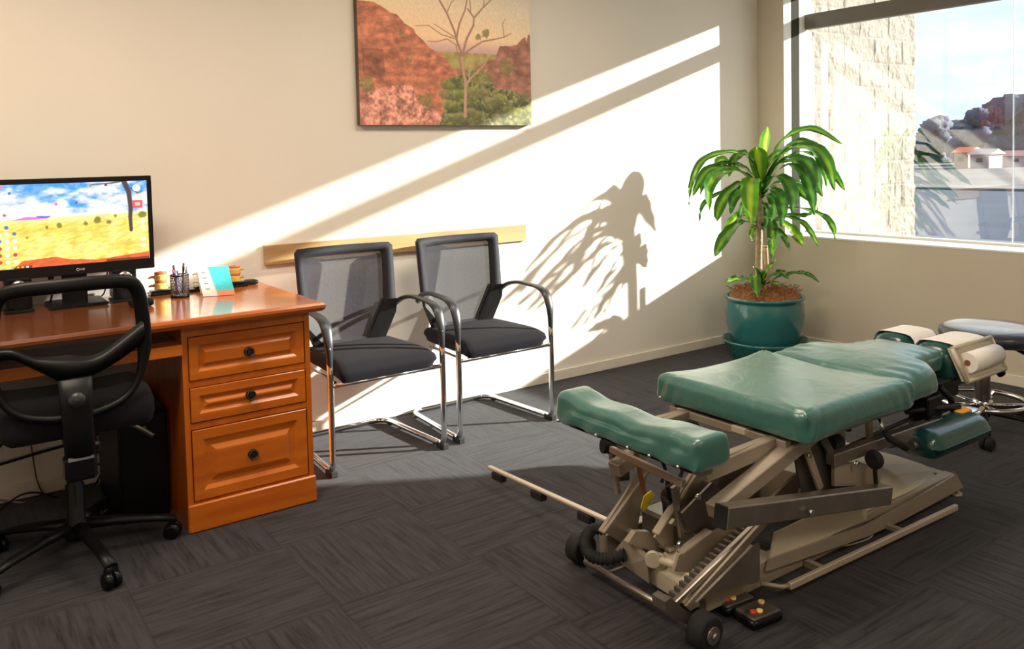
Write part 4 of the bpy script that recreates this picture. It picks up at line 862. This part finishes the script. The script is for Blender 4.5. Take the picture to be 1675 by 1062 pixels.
def wr_ank(u, v, w, p):
    p = p.copy(); p.z += -.016*(1-v*v)*(w > 0)+.004*math.sin(v*9)*(w > 0); p.x += .014*(1-v*v)*(u > 0)*-1
    if w < .3: p.x += math.copysign(.010, u)*(.3-w)/1.3*(abs(u) > .8)
    if abs(u) > .8: p.x += .0025*math.sin(v*17+w*2.5)*(1-w*.5)
    if w < -.6: p.z += .003*math.sin(v*13)
    return p
MB().pad(-3.330, -3.190, -2.425, -1.805, .486, .588, .028, (12, 40, 12), wr_ank).build('ankle_pad', m_vinyl, tt)
k = MB()
for a in ((-3.338, -1.835, .497), (-3.338, -2.02, .497), (-3.338, -2.16, .497), (-3.338, -2.25, .498), (-3.338, -2.36, .498), (-2.868, -1.83, .485), (-2.845, -2.41, .480)): k.pad(a[0]-.006, a[0]+.006, a[1]-.006, a[1]+.006, a[2]-.006, a[2]+.006, .006, (3, 3, 3))
k.build_each('press_stud', m_chrome, tt)
k = MB().box(-2.82, -2.29, -2.38, -1.85, .452, .470, .003); k.box(-2.25, -1.80, -2.32, -1.9, .446, .464, .003); k.box(-3.31, -3.20, -2.38, -1.85, .476, .490, .003); k.build_each('pad_board', m_black, tt)

# split headrest with paper
def headrest(y0, y1, x0, x1, z0, z1, far):
    def f_(u, v, w, p):
        p = p.copy(); p.z += -.020*(v*v)*(w > 0); 
        return p
    h = MB().pad(x0, x1, y0, y1, z0, z1, .05, (10, 12, 10), f_).build('headrest', m_vinyl_d, tt)
    k = MB(); n = 12; vs = []; xa, xb = (x0+.045, x1-.07) if far else (x0+.05, x1-.02)
    cy_, hy = (y0+y1)/2, (y1-y0)/2
    for i in range(n+1):
        v = -1.06+2.12*i/n; vv = max(-1, min(1, v)); y = cy_+hy*1.02*math.sin(vv*PI/2)
        z = z1+.003-.020*vv*vv-.052*(1-math.cos(max(0, abs(vv)-.45)/.55*PI/2)); 
        if abs(v) > 1: z -= .05
        for x_ in (xa, xb): vs.append((x_, y, z))
    k.add(vs, [(2*i, 2*i+1, 2*i+3, 2*i+2) for i in range(n)], True); k.build('paper_strip', m_paper, h)
    return h
headrest(-2.065, -1.875, -1.64, -1.345, .440, .562, True)
hr = headrest(-2.295, -2.110, -1.735, -1.42, .395, .574, False)
# cream paper roll holder on the near side
q0, q1 = Vector((-1.725, -2.285, .567)), Vector((-1.415, -2.285, .567)); dn = Vector((0, -.058, -.120)); nn_ = Vector((0, -.010, .005))
k = MB(); a, b, c_, d = q0, q1, q1+dn, q0+dn
def strip(p, q, w_, dd):
    e_ = (q-p).normalized(); s_ = e_.cross(Vector((0, -.9, .43))).normalized()*w_; k.prism([p, q, q+s_, p+s_], dd)
for p, q in ((a, b), (b, c_), (c_, d), (d, a)):
    k.tube([p, q], .009, n=8)
k.prism([a, b, c_, d], Vector((0, .020, -.004))); k.build('roll_holder', m_cream, hr)
pr = MB().tube([a+Vector((.035, -.042, -.055)), b+Vector((-.045, -.042, -.055))], .040, n=28); pr.build('paper_roll', m_paper, hr)
k = MB().tube([a+Vector((.034, -.042, -.055)), a+Vector((.0345, -.042, -.055))], .012, n=20); k.build('roll_core', m_red, hr)
# mechanism under the head
k = MB(); k.beam((-2.2, -2.2, .40), (-1.55, -2.2, .41), .05, .04); k.beam((-2.2, -1.98, .40), (-1.5, -1.98, .41), .05, .04); k.box(-1.78, -1.60, -2.30, -2.0, .38, .45, .006); k.box(-1.9, -1.80, -2.34, -2.26, .33, .43, .006)
k.tube([(-1.78, -2.32, .45), (-1.74, -2.34, .40), (-1.72, -2.34, .34)], .012); k.tube([(-1.95, -2.36, .36), (-1.7, -2.38, .33)], .016); k.tube([(-1.98, -2.30, .39), (-1.72, -2.36, .375)], .012); k.tube([(-2.0, -2.34, .33), (-1.80, -2.42, .30)], .014)
k.tube([(-1.44, -2.26, .46), (-1.37, -2.29, .43), (-1.35, -2.30, .405)], [.008, .016, .018]); k.v = [(a-.10 if a < -1.46 else a, b, c) for a, b, c in k.v]; k.build('head_mechanism', m_black, tt)
MB().box(-1.86, -1.79, -2.395, -2.36, .352, .366, .003).build('orange_tag', m_orange, tt)
k = MB().tube([(-1.90, -2.36, .32), (-1.72, -2.38, .33), (-1.64, -2.36, .33)], .010); k.box(-1.80, -1.62, -2.36, -2.30, .312, .322); k.build('arm_bracket', m_chrome, tt)
# drop-down armrest pad
def wr_arm(u, v, w, p):
    p = p.copy(); p.z += -.022*v*v*(w > 0)+.016*v*v*(w < 0); return p
MB().pad(-2.185, -1.775, -2.475, -2.30, .258, .362, .045, (14, 12, 10), wr_arm).build('armrest_pad', m_vinyl_d, tt)
k = MB().tube([(-2.17, -2.39, .31), (-2.21, -2.39, .315)], .016); k.tube([(-2.3, -2.36, .33), (-2.15, -2.38, .32)], .012); k.build('armrest_pivot', m_dsteel, tt)

# near side (yn) and far side (yf) frame members, drawn on upright planes
def plate(pix, Y, th, mat, name):
    P = [at(a, b, Y=Y) for a, b in pix]; return MB().prism(P, (0, th, 0)).build(name, mat, tt)
def bar(p, q, Y, w_, h_, mat, name, Y2=None):
    return MB().beam(at(*p, Y=Y), at(*q, Y=Y if Y2 is None else Y2), w_, h_).build(name, mat, tt)
# base
BZ = .03
k = MB()
prof = [(-2.335, .035), (-2.335, .075), (-2.315, .115), (-2.27, .150), (-2.2, .168), (-2.1, .175), (-2.0, .168), (-1.93, .150), (-1.885, .115), (-1.865, .075), (-1.865, .035)]
xa, xb = -2.42, -1.80; vs = []
for x_ in (xa, xa+.004, -2.1, -1.92, xb):
    for (y_, z_) in prof: sc2 = 1 if x_ < -2.0 else (.72 if x_ < -1.85 else .50); vs.append((x_, y_, .035+(z_-.035)*sc2))
n = len(prof); k.add(vs, [(i*n+j, i*n+j+1, (i+1)*n+j+1, (i+1)*n+j) for i in range(4) for j in range(n-1)]+[tuple(range(n))], False)
k.build('base_cover', m_cream, tt)
k = MB(); k.beam((-3.2, -2.315, .065), (-1.80, -2.315, .065), .04, .075); k.beam((-3.2, -1.885, .065), (-1.80, -1.885, .065), .04, .075); k.box(-1.85, -1.80, -2.33, -1.87, .03, .10, .004); k.box(-2.9, -2.86, -2.30, -1.9, .03, .09, .004)
k.prism([(-1.80, -2.335, .11), (-1.73, -2.335, .03), (-1.80, -2.335, .03)], (0, .012, 0)); k.prism([(-1.80, -1.877, .11), (-1.73, -1.877, .03), (-1.80, -1.877, .03)], (0, .012, 0)); k.beam((-1.735, -2.34, .035), (-1.735, -1.865, .035), .02, .02)
k.build('base_frame', m_beige, tt)
plate([(1258, 922), (1268, 872), (1290, 862), (1418, 800), (1418, 850)], -2.342, .006, m_cream, 'side_cover')
plate([(1255, 935), (1260, 915), (1420, 858), (1480, 826), (1562, 778), (1572, 800), (1480, 850), (1420, 878)], -2.350, .008, m_beige, 'side_rail')
k = MB(); k.cyl((-1.76, -2.32, 0), (-1.76, -2.32, .012), .022); k.cyl((-1.76, -2.32, .01), (-1.76, -2.32, .04), .008); k.cyl((-1.76, -1.88, 0), (-1.76, -1.88, .012), .022); k.cyl((-1.76, -1.88, .01), (-1.76, -1.88, .04), .008); k.build_each('levelling_foot', m_beige, tt)
# inclined channel with a toothed strip, cross member and foot-end gusset
MB().prism([at(1063, 926, Y=-2.12), at(1066, 955, Y=-2.12), at(1133, 997, Y=-2.32), at(1131, 968, Y=-2.32)], (.03, 0, 0)).build('front_crossmember', m_cream, tt)
MB().prism([at(1066, 927, Y=-2.12), at(1131, 969, Y=-2.32), at(1235, 862, Y=-2.32), at(1150, 830, Y=-2.12)], (0, 0, -.006)).build('inclined_deck', m_cream, tt)
k = MB(); pa, pb = at(1098, 992, Y=-2.325), at(1268, 828, Y=-2.325)
k.beam(pa, pb, .018, .02); 
for i in range(22):
    p = pa.lerp(pb, (i+.5)/22); k.box(p.x-.007, p.x+.004, -2.318, -2.292, p.z-.004, p.z+.012)
k.build('toothed_track', m_steel, tt)
plate([(1122, 992), (1262, 838), (1270, 842), (1130, 1000)], -2.345, .01, m_beige, 'track_flange')
plate([(1140, 986), (1232, 893), (1243, 890), (1243, 952), (1165, 972)], -2.385, .008, m_steel, 'wheel_gusset')
plate([(1088, 985), (1098, 978), (1130, 1008), (1130, 1024), (1100, 1012), (1089, 1002)], -2.375, .05, m_steel, 'corner_bracket')
k = MB(); wc = at(1152, 1014, Y=-2.42); wc.z = .052; k.tube([wc+Vector((0, .028, 0)), wc+Vector((0, .022, 0)), wc+Vector((0, -.022, 0)), wc+Vector((0, -.028, 0))], [.042, .050, .050, .042], n=32); k.build('transport_wheel', m_rubber, tt)
k = MB(); k.cyl(wc+Vector((0, -.027, 0)), wc+Vector((0, -.034, 0)), .024, 24); k.cyl(wc+Vector((0, -.034, 0)), wc+Vector((0, -.044, 0)), .010, 16); k.cyl(wc, wc+Vector((0, .50, 0)), .010, 12); k.build('wheel_axle', m_steel, tt)
w2 = at(950, 896, Z=.052); k = MB().tube([w2+Vector((0, .028, 0)), w2+Vector((0, .022, 0)), w2+Vector((0, -.022, 0)), w2+Vector((0, -.028, 0))], [.042, .050, .050, .042], n=32); k.build('transport_wheel', m_rubber, tt)
# corrugated black hose beside the far wheel
hp = smooth_path([at(988, 865, Y=-1.93), at(966, 868, Y=-1.90), at(957, 888, Y=-1.93), at(966, 908, Y=-1.98), at(990, 915, Y=-2.03), at(1022, 908, Y=-2.08)], 14); hp = [Vector((p.x, p.y, max(p.z, .035))) for p in hp]
MB().tube(hp, [.017+.004*math.sin(i*1.9) for i in range(len(hp))], n=14).build('corrugated_hose', m_rubber, tt)
MB().tube([at(955, 900, Y=-1.9), at(960, 925, Y=-1.92), at(990, 940, Y=-2.0), at(1022, 925, Y=-2.06)], .005).build('hose_guard', m_steel, tt)
MB().prism([at(1002, 905, Y=-2.03), at(1022, 880, Y=-2.06), at(1058, 915, Y=-2.14), at(1062, 955, Y=-2.14), at(1020, 925, Y=-2.06)], (.02, .01, 0)).build('front_plate', m_beige, tt)
# foot-end uprights
plate([(985, 868), (1052, 762), (1062, 760), (1040, 880), (1020, 890)], -1.95, .008, m_beige, 'upright_plate')
bar((984, 872), (1060, 765), -1.945, .03, .016, m_beige, 'upright_flange')
bar((1000, 738), (1011, 808), -1.86, .02, .018, m_beige, 'strut')
plate([(1008, 752), (1030, 748), (1030, 786), (1010, 788)], -1.86, .03, m_dsteel, 'junction_box')
bar((1000, 735), (1118, 792), -1.90, .02, .022, m_beige, 'pad_carrier', -2.28)
MB().beam((-3.22, -1.88, .455), (-3.22, -2.36, .455), .05, .022, side=(1, 0, 0)).build('pad_rail', m_steel, tt)
plate([(1071, 880), (1108, 815), (1150, 745), (1158, 748), (1118, 880), (1112, 912), (1098, 912)], -2.13, .008, m_beige, 'lift_plate')
bar((1072, 875), (1145, 760), -2.125, .03, .014, m_beige, 'lift_flange')
bar((1101, 795), (1115, 878), -2.22, .012, .020, m_steel, 'link_bar')
plate([(1103, 935), (1111, 909), (1155, 877), (1195, 858), (1212, 850), (1212, 890), (1155, 915), (1126, 937)], -2.27, .010, m_beige, 'crank_plate')
bar((1112, 905), (1160, 868), -2.262, .03, .012, m_beige, 'crank_flange')
plate([(1098, 858), (1104, 850), (1170, 878), (1166, 890)], -2.20, .012, m_beige, 'tie_bar')
plate([(1116, 840), (1165, 790), (1178, 800), (1180, 862), (1160, 880), (1128, 870)], -2.24, .008, m_dsteel, 'side_web')
plate([(1028, 888), (1040, 870), (1062, 870), (1085, 888), (1088, 905), (1040, 895)], -2.10, .02, m_beige, 'pivot_lug')
k = MB(); 
for px_, py_ in ((1068, 915), (1078, 918)): p = at(px_, py_, Y=-2.15); k.cyl(p+Vector((-.006, -.006, 0)), p+Vector((.006, .006, 0)), .024, 24)
p = at(1075, 916, Y=-2.15); k.cyl(p, at(1108, 925, Y=-2.24), .012, 16); k.build('guide_roller', m_cream, tt)
p = at(985, 730, Y=-1.86); k = MB().tube([p, p+Vector((.03, -.01, -.004)), p+Vector((.05, -.015, -.008))], [.024, .024, .008], n=20); k.tube([p+Vector((.05, -.015, .01)), p+Vector((.055, -.02, -.05))], .012); k.build('adjusting_knob', m_rubber, tt)
bar((1040, 738), (1058, 828), -2.0, .012, .016, m_red, 'brown_strap')
plate([(1049, 832), (1054, 812), (1066, 803), (1071, 810), (1062, 826), (1054, 838)], -2.02, .004, m_yellow, 'yellow_tag')
k = MB(); k.cyl(at(1092, 778, Y=-2.12), at(1100, 842, Y=-2.10), .010, 14); k.cyl(at(1098, 812, Y=-2.1), at(1100, 845, Y=-2.1), .030, 18); k.build('gas_spring', m_black, tt)
k = MB(); k.box(-3.12, -2.86, -2.22, -1.98, .10, .20, .01); k.cyl((-3.1, -2.1, .25), (-2.75, -2.1, .30), .045, 24); k.build('motor_housing', m_dsteel, tt)
k = MB(); 
for p, q, yy in (((1078, 745), (1082, 790), -2.0), ((1118, 760), (1090, 800), -2.15), ((1125, 690), (1140, 700), -2.0)): k.tube(smooth_path([at(*p, Y=yy), at((p[0]+q[0])/2+8, (p[1]+q[1])/2, Y=yy), at(*q, Y=yy)], 5), .006)
k.build_each('wiring', m_rubber, tt)
# scissor arms and long rails
bar((1166, 838), (1330, 706), -2.34, .05, .046, m_beige, 'lift_arm')
MB().beam(at(1166, 838, Y=-2.34)+Vector((0, .42, 0)), at(1330, 706, Y=-2.34)+Vector((0, .42, 0)), .05, .046).build('lift_arm', m_beige, tt)
bar((1150, 775), (1300, 712), -2.30, .03, .050, m_beige, 'upper_beam')
MB().beam(at(1150, 775, Y=-2.30)+Vector((0, .36, 0)), at(1300, 712, Y=-2.30)+Vector((0, .36, 0)), .03, .05).build('upper_beam', m_beige, tt)
MB().beam((-3.16, -2.30, .44), (-2.30, -2.26, .445), .03, .035).build('side_beam', m_beige, tt)
MB().beam((-3.16, -1.92, .44), (-2.30, -1.94, .445), .03, .035).build('side_beam', m_beige, tt)
MB().beam((-2.84, -2.35, .445), (-2.84, -1.86, .445), .03, .028, side=(1, 0, 0)).build('cross_rail', m_beige, tt)
k = MB(); k.box(-2.86, -2.82, -1.95, -1.90, .437, .462, .004); k.box(-2.86, -2.82, -2.20, -2.14, .437, .462, .004); k.build_each('rail_clamp', m_cream, tt)
b0, b1 = at(1180, 845, Y=-2.42), at(1450, 808, Y=-2.42)
MB().beam(b0, b1, .045, .062, bev=.004).build('pedal_beam', m_steel, tt)
e_ = (b1-b0).normalized(); MB().beam(b0-e_*.006, b0-e_*.0, .047, .064).build('beam_end_cap', m_rubber, tt)
plate([(1300, 850), (1310, 800), (1300, 740), (1315, 705), (1345, 705), (1360, 745), (1400, 790), (1400, 812), (1320, 850)], -2.33, .008, m_dsteel, 'centre_plate')
bar((1312, 715), (1342, 800), -2.35, .012, .03, m_beige, 'centre_strut'); bar((1345, 715), (1385, 790), -2.345, .012, .03, m_dsteel, 'centre_strut')
plate([(1225, 850), (1310, 770), (1335, 775), (1420, 800), (1330, 850)], -2.18, .01, m_beige, 'inner_plate')
bar((1358, 752), (1535, 690), -2.36, .035, .040, m_steel, 'head_rail')
MB().beam(at(1358, 752, Y=-2.36)+Vector((0, .42, 0)), at(1520, 690, Y=-2.36)+Vector((0, .42, 0)), .035, .04).build('head_rail', m_steel, tt)
bar((1372, 738), (1500, 680), -2.28, .012, .014, m_dsteel, 'guide_rod')
for px_, py_ in ((1375, 690), (1420, 672)): bar((px_, py_), (px_+2, py_+45), -2.30, .02, .022, m_beige, 'hanger')
plate([(1365, 760), (1410, 757), (1440, 770), (1440, 792), (1365, 796)], -2.36, .012, m_beige, 'knob_bracket')
k = MB(); p = at(1430, 752, Y=-2.40); k.tube([p+Vector((-.016, .0, 0)), p+Vector((-.006, -.001, 0)), p+Vector((.006, .001, 0)), p+Vector((.016, 0, 0))], [.024, .032, .032, .024], n=24); k.cyl(p, at(1433, 792, Y=-2.40), .007); k.build('lock_knob', m_rubber, tt)
k = MB(); k.tube([at(1435, 678, Y=-2.36), at(1445, 706, Y=-2.39)], .007); k.build('release_lever', m_chrome, tt)
k = MB(); k.tube([at(1445, 706, Y=-2.39), at(1455, 718, Y=-2.41), at(1482, 732, Y=-2.43)], [.009, .012, .014]); k.build('lever_grip', m_rubber, tt)
k = MB().cyl(at(1358, 725, Y=-2.33), at(1372, 722, Y=-2.33), .024, 20); k.tube([at(1385, 690, Y=-2.3), at(1388, 704, Y=-2.3)], .010); k.build_each('spring_cap', m_rubber, tt)
k = MB()
for px_, py_, Y_ in ((1322, 744, -2.36), (1318, 812, -2.36), (1325, 838, -2.45), (1330, 720, -2.37), (1400, 758, -2.375), (1330, 780, -2.345), (1118, 872, -2.15), (1110, 890, -2.285), (1140, 812, -2.25), (1300, 826, -2.345)): p = at(px_, py_, Y=Y_); k.cyl(p, p+Vector((0, -.010, 0)), .009, 12)
k.build_each('bolt', m_chrome, tt)
# foot pedal bars
def rodfoot(pts): 
    k = MB()
    for p in pts: k.box(p[0]-.02, p[0]+.02, p[1]-.035, p[1]+.035, 0.001, p[2]-.006, .004)
    return k
a, b = at(800, 764, Z=.075), at(1100, 900, Z=.13)
k = MB().beam(a, b, .022, .012, side=(1, 0, 0)); k.build('foot_bar', m_wood_bar, tt)
k = MB()
for t_ in (.07, .33, .60): p = a.lerp(b, t_); d_ = (b-a).normalized(); k.beam(p-d_*.035+Vector((0, 0, -.022)), p+d_*.035+Vector((0, 0, -.022)), .03, .03, side=(1, 0, 0))
k.build_each('bar_buffer', m_rubber, tt)
a, b = Vector((-2.915, -2.405, .045)), Vector((-1.955, -2.42, .040))
k = MB().beam(a, b, .016, .022); k.build('foot_bar', m_wood_bar, tt)
k = MB().tube([a+Vector((.02, .0, 0)), a+Vector((-.02, .01, .0)), a+Vector((-.07, .05, .01))], .007); k.box(-2.30, -2.28, -2.415, -2.34, .03, .045); k.box(-2.75, -2.73, -2.41, -2.34, .03, .05); k.build_each('bar_linkage', m_beige, tt)
k = MB().tube(smooth_path([at(1300, 915, Z=.01), at(1335, 912, Z=.008), at(1370, 895, Z=.008), at(1395, 890, Z=.008), at(1425, 878, Z=.008), at(1428, 862, Z=.02)], 6), .003); k.build('white_lead', m_paper, tt)
# pair of foot switches
k0 = MB()
def footswitch(px_, py_, lab, rz):
    p = at(px_, py_, Z=.02); t = thing('foot_switch', lab, 'foot switch', (p.x, p.y, 0), 'foot switches at the front wheel'); t.rotation_euler.z = rz
    MB().pad(-.062, .062, -.044, .044, .001, .030, .014, (8, 8, 3)).build('housing', m_blackg, t)
    MB().pad(-.055, .055, -.038, .038, .024, .036, .006, (8, 8, 3)).build('cover', m_dsteel, t)
    MB().cyl((-.030, -.010, .034), (-.030, -.010, .042), .009, 16).build('red_button', m_red_led, t)
    MB().cyl((-.010, -.016, .034), (-.010, -.016, .042), .009, 16).build('amber_button', m_amber, t); MB().cyl((.030, .016, .034), (.030, .016, .042), .009, 16).build('amber_button', m_amber, t)
footswitch(1240, 1004, 'black foot switch with coloured buttons, the nearer one by the front wheel', -.1)
footswitch(1197, 983, 'black foot switch with coloured buttons, the one tucked behind the front wheel', -.1)

# ------------------------------------------------------------------ stool
SC = Vector((-.90, -2.01, 0))
s = thing('swivel_stool', 'round black padded stool with a chrome foot ring at the head of the table', 'stool', tuple(SC))
MB().lathe([(0, .432), (.205, .432), (.228, .442), (.236, .465), (.230, .487), (.205, .498), (.1, .506), (0, .508)], (.035, -.03, 0), 56).build('seat', m_vinyl_b, s)
MB().lathe([(0, .39), (.05, .39), (.10, .425), (.13, .432), (0, .432)], (.035, -.03, 0), 32).build('seat_plate', m_black, s)
MB().lathe([(0, .07), (.033, .07), (.033, .30), (.029, .305), (.029, .40), (0, .40)], (0, 0, 0), 28).build('gas_column', m_dsteel, s)
k = MB().tube([(.187*math.cos(a), .187*math.sin(a), .145) for a in [2*PI*i/48 for i in range(48)]], .012, closed=True, n=10)
for i in range(5):
    a = math.radians(10+72*i); k.tube([(.03*math.cos(a), .03*math.sin(a), .125), (.187*math.cos(a), .187*math.sin(a), .143)], [(.016, .006), (.012, .006)], side=(-math.sin(a), math.cos(a), 0), n=10)
k.lathe([(.033, .115), (.045, .118), (.045, .145), (.033, .15)], n=24)
k.build('foot_ring', m_chrome, s)
for i in range(5):
    a = math.radians(-151+72*i); d = Vector((math.cos(a), math.sin(a), 0)); MB().tube([d*.03+Vector((0, 0, .092)), d*.16+Vector((0, 0, .085)), d*.30+Vector((0, 0, .070))], [(.02, .012), (.016, .010), (.016, .010)], side=(-d.y, d.x, 0), n=10).build('leg', m_black, s)
    c_ = d*.30; ax = Vector((math.cos(a+1), math.sin(a+1), 0)); k = MB()
    for sg in (-1, 1): k.tube([c_+ax*sg*.004+Vector((0, 0, .03)), c_+ax*sg*.020+Vector((0, 0, .03)), c_+ax*sg*.028+Vector((0, 0, .03))], [.029, .03, .02], n=20)
    k.cyl(c_+Vector((0, 0, .03)), c_+Vector((0, 0, .08)), .007); k.build('caster', m_rubber, s)
MB().tube([(.0, 0, .41), (.06, -.12, .40), (.07, -.17, .385), (.07, -.19, .38)], [.005, .006, .012, .012]).build('height_lever', m_black, s)
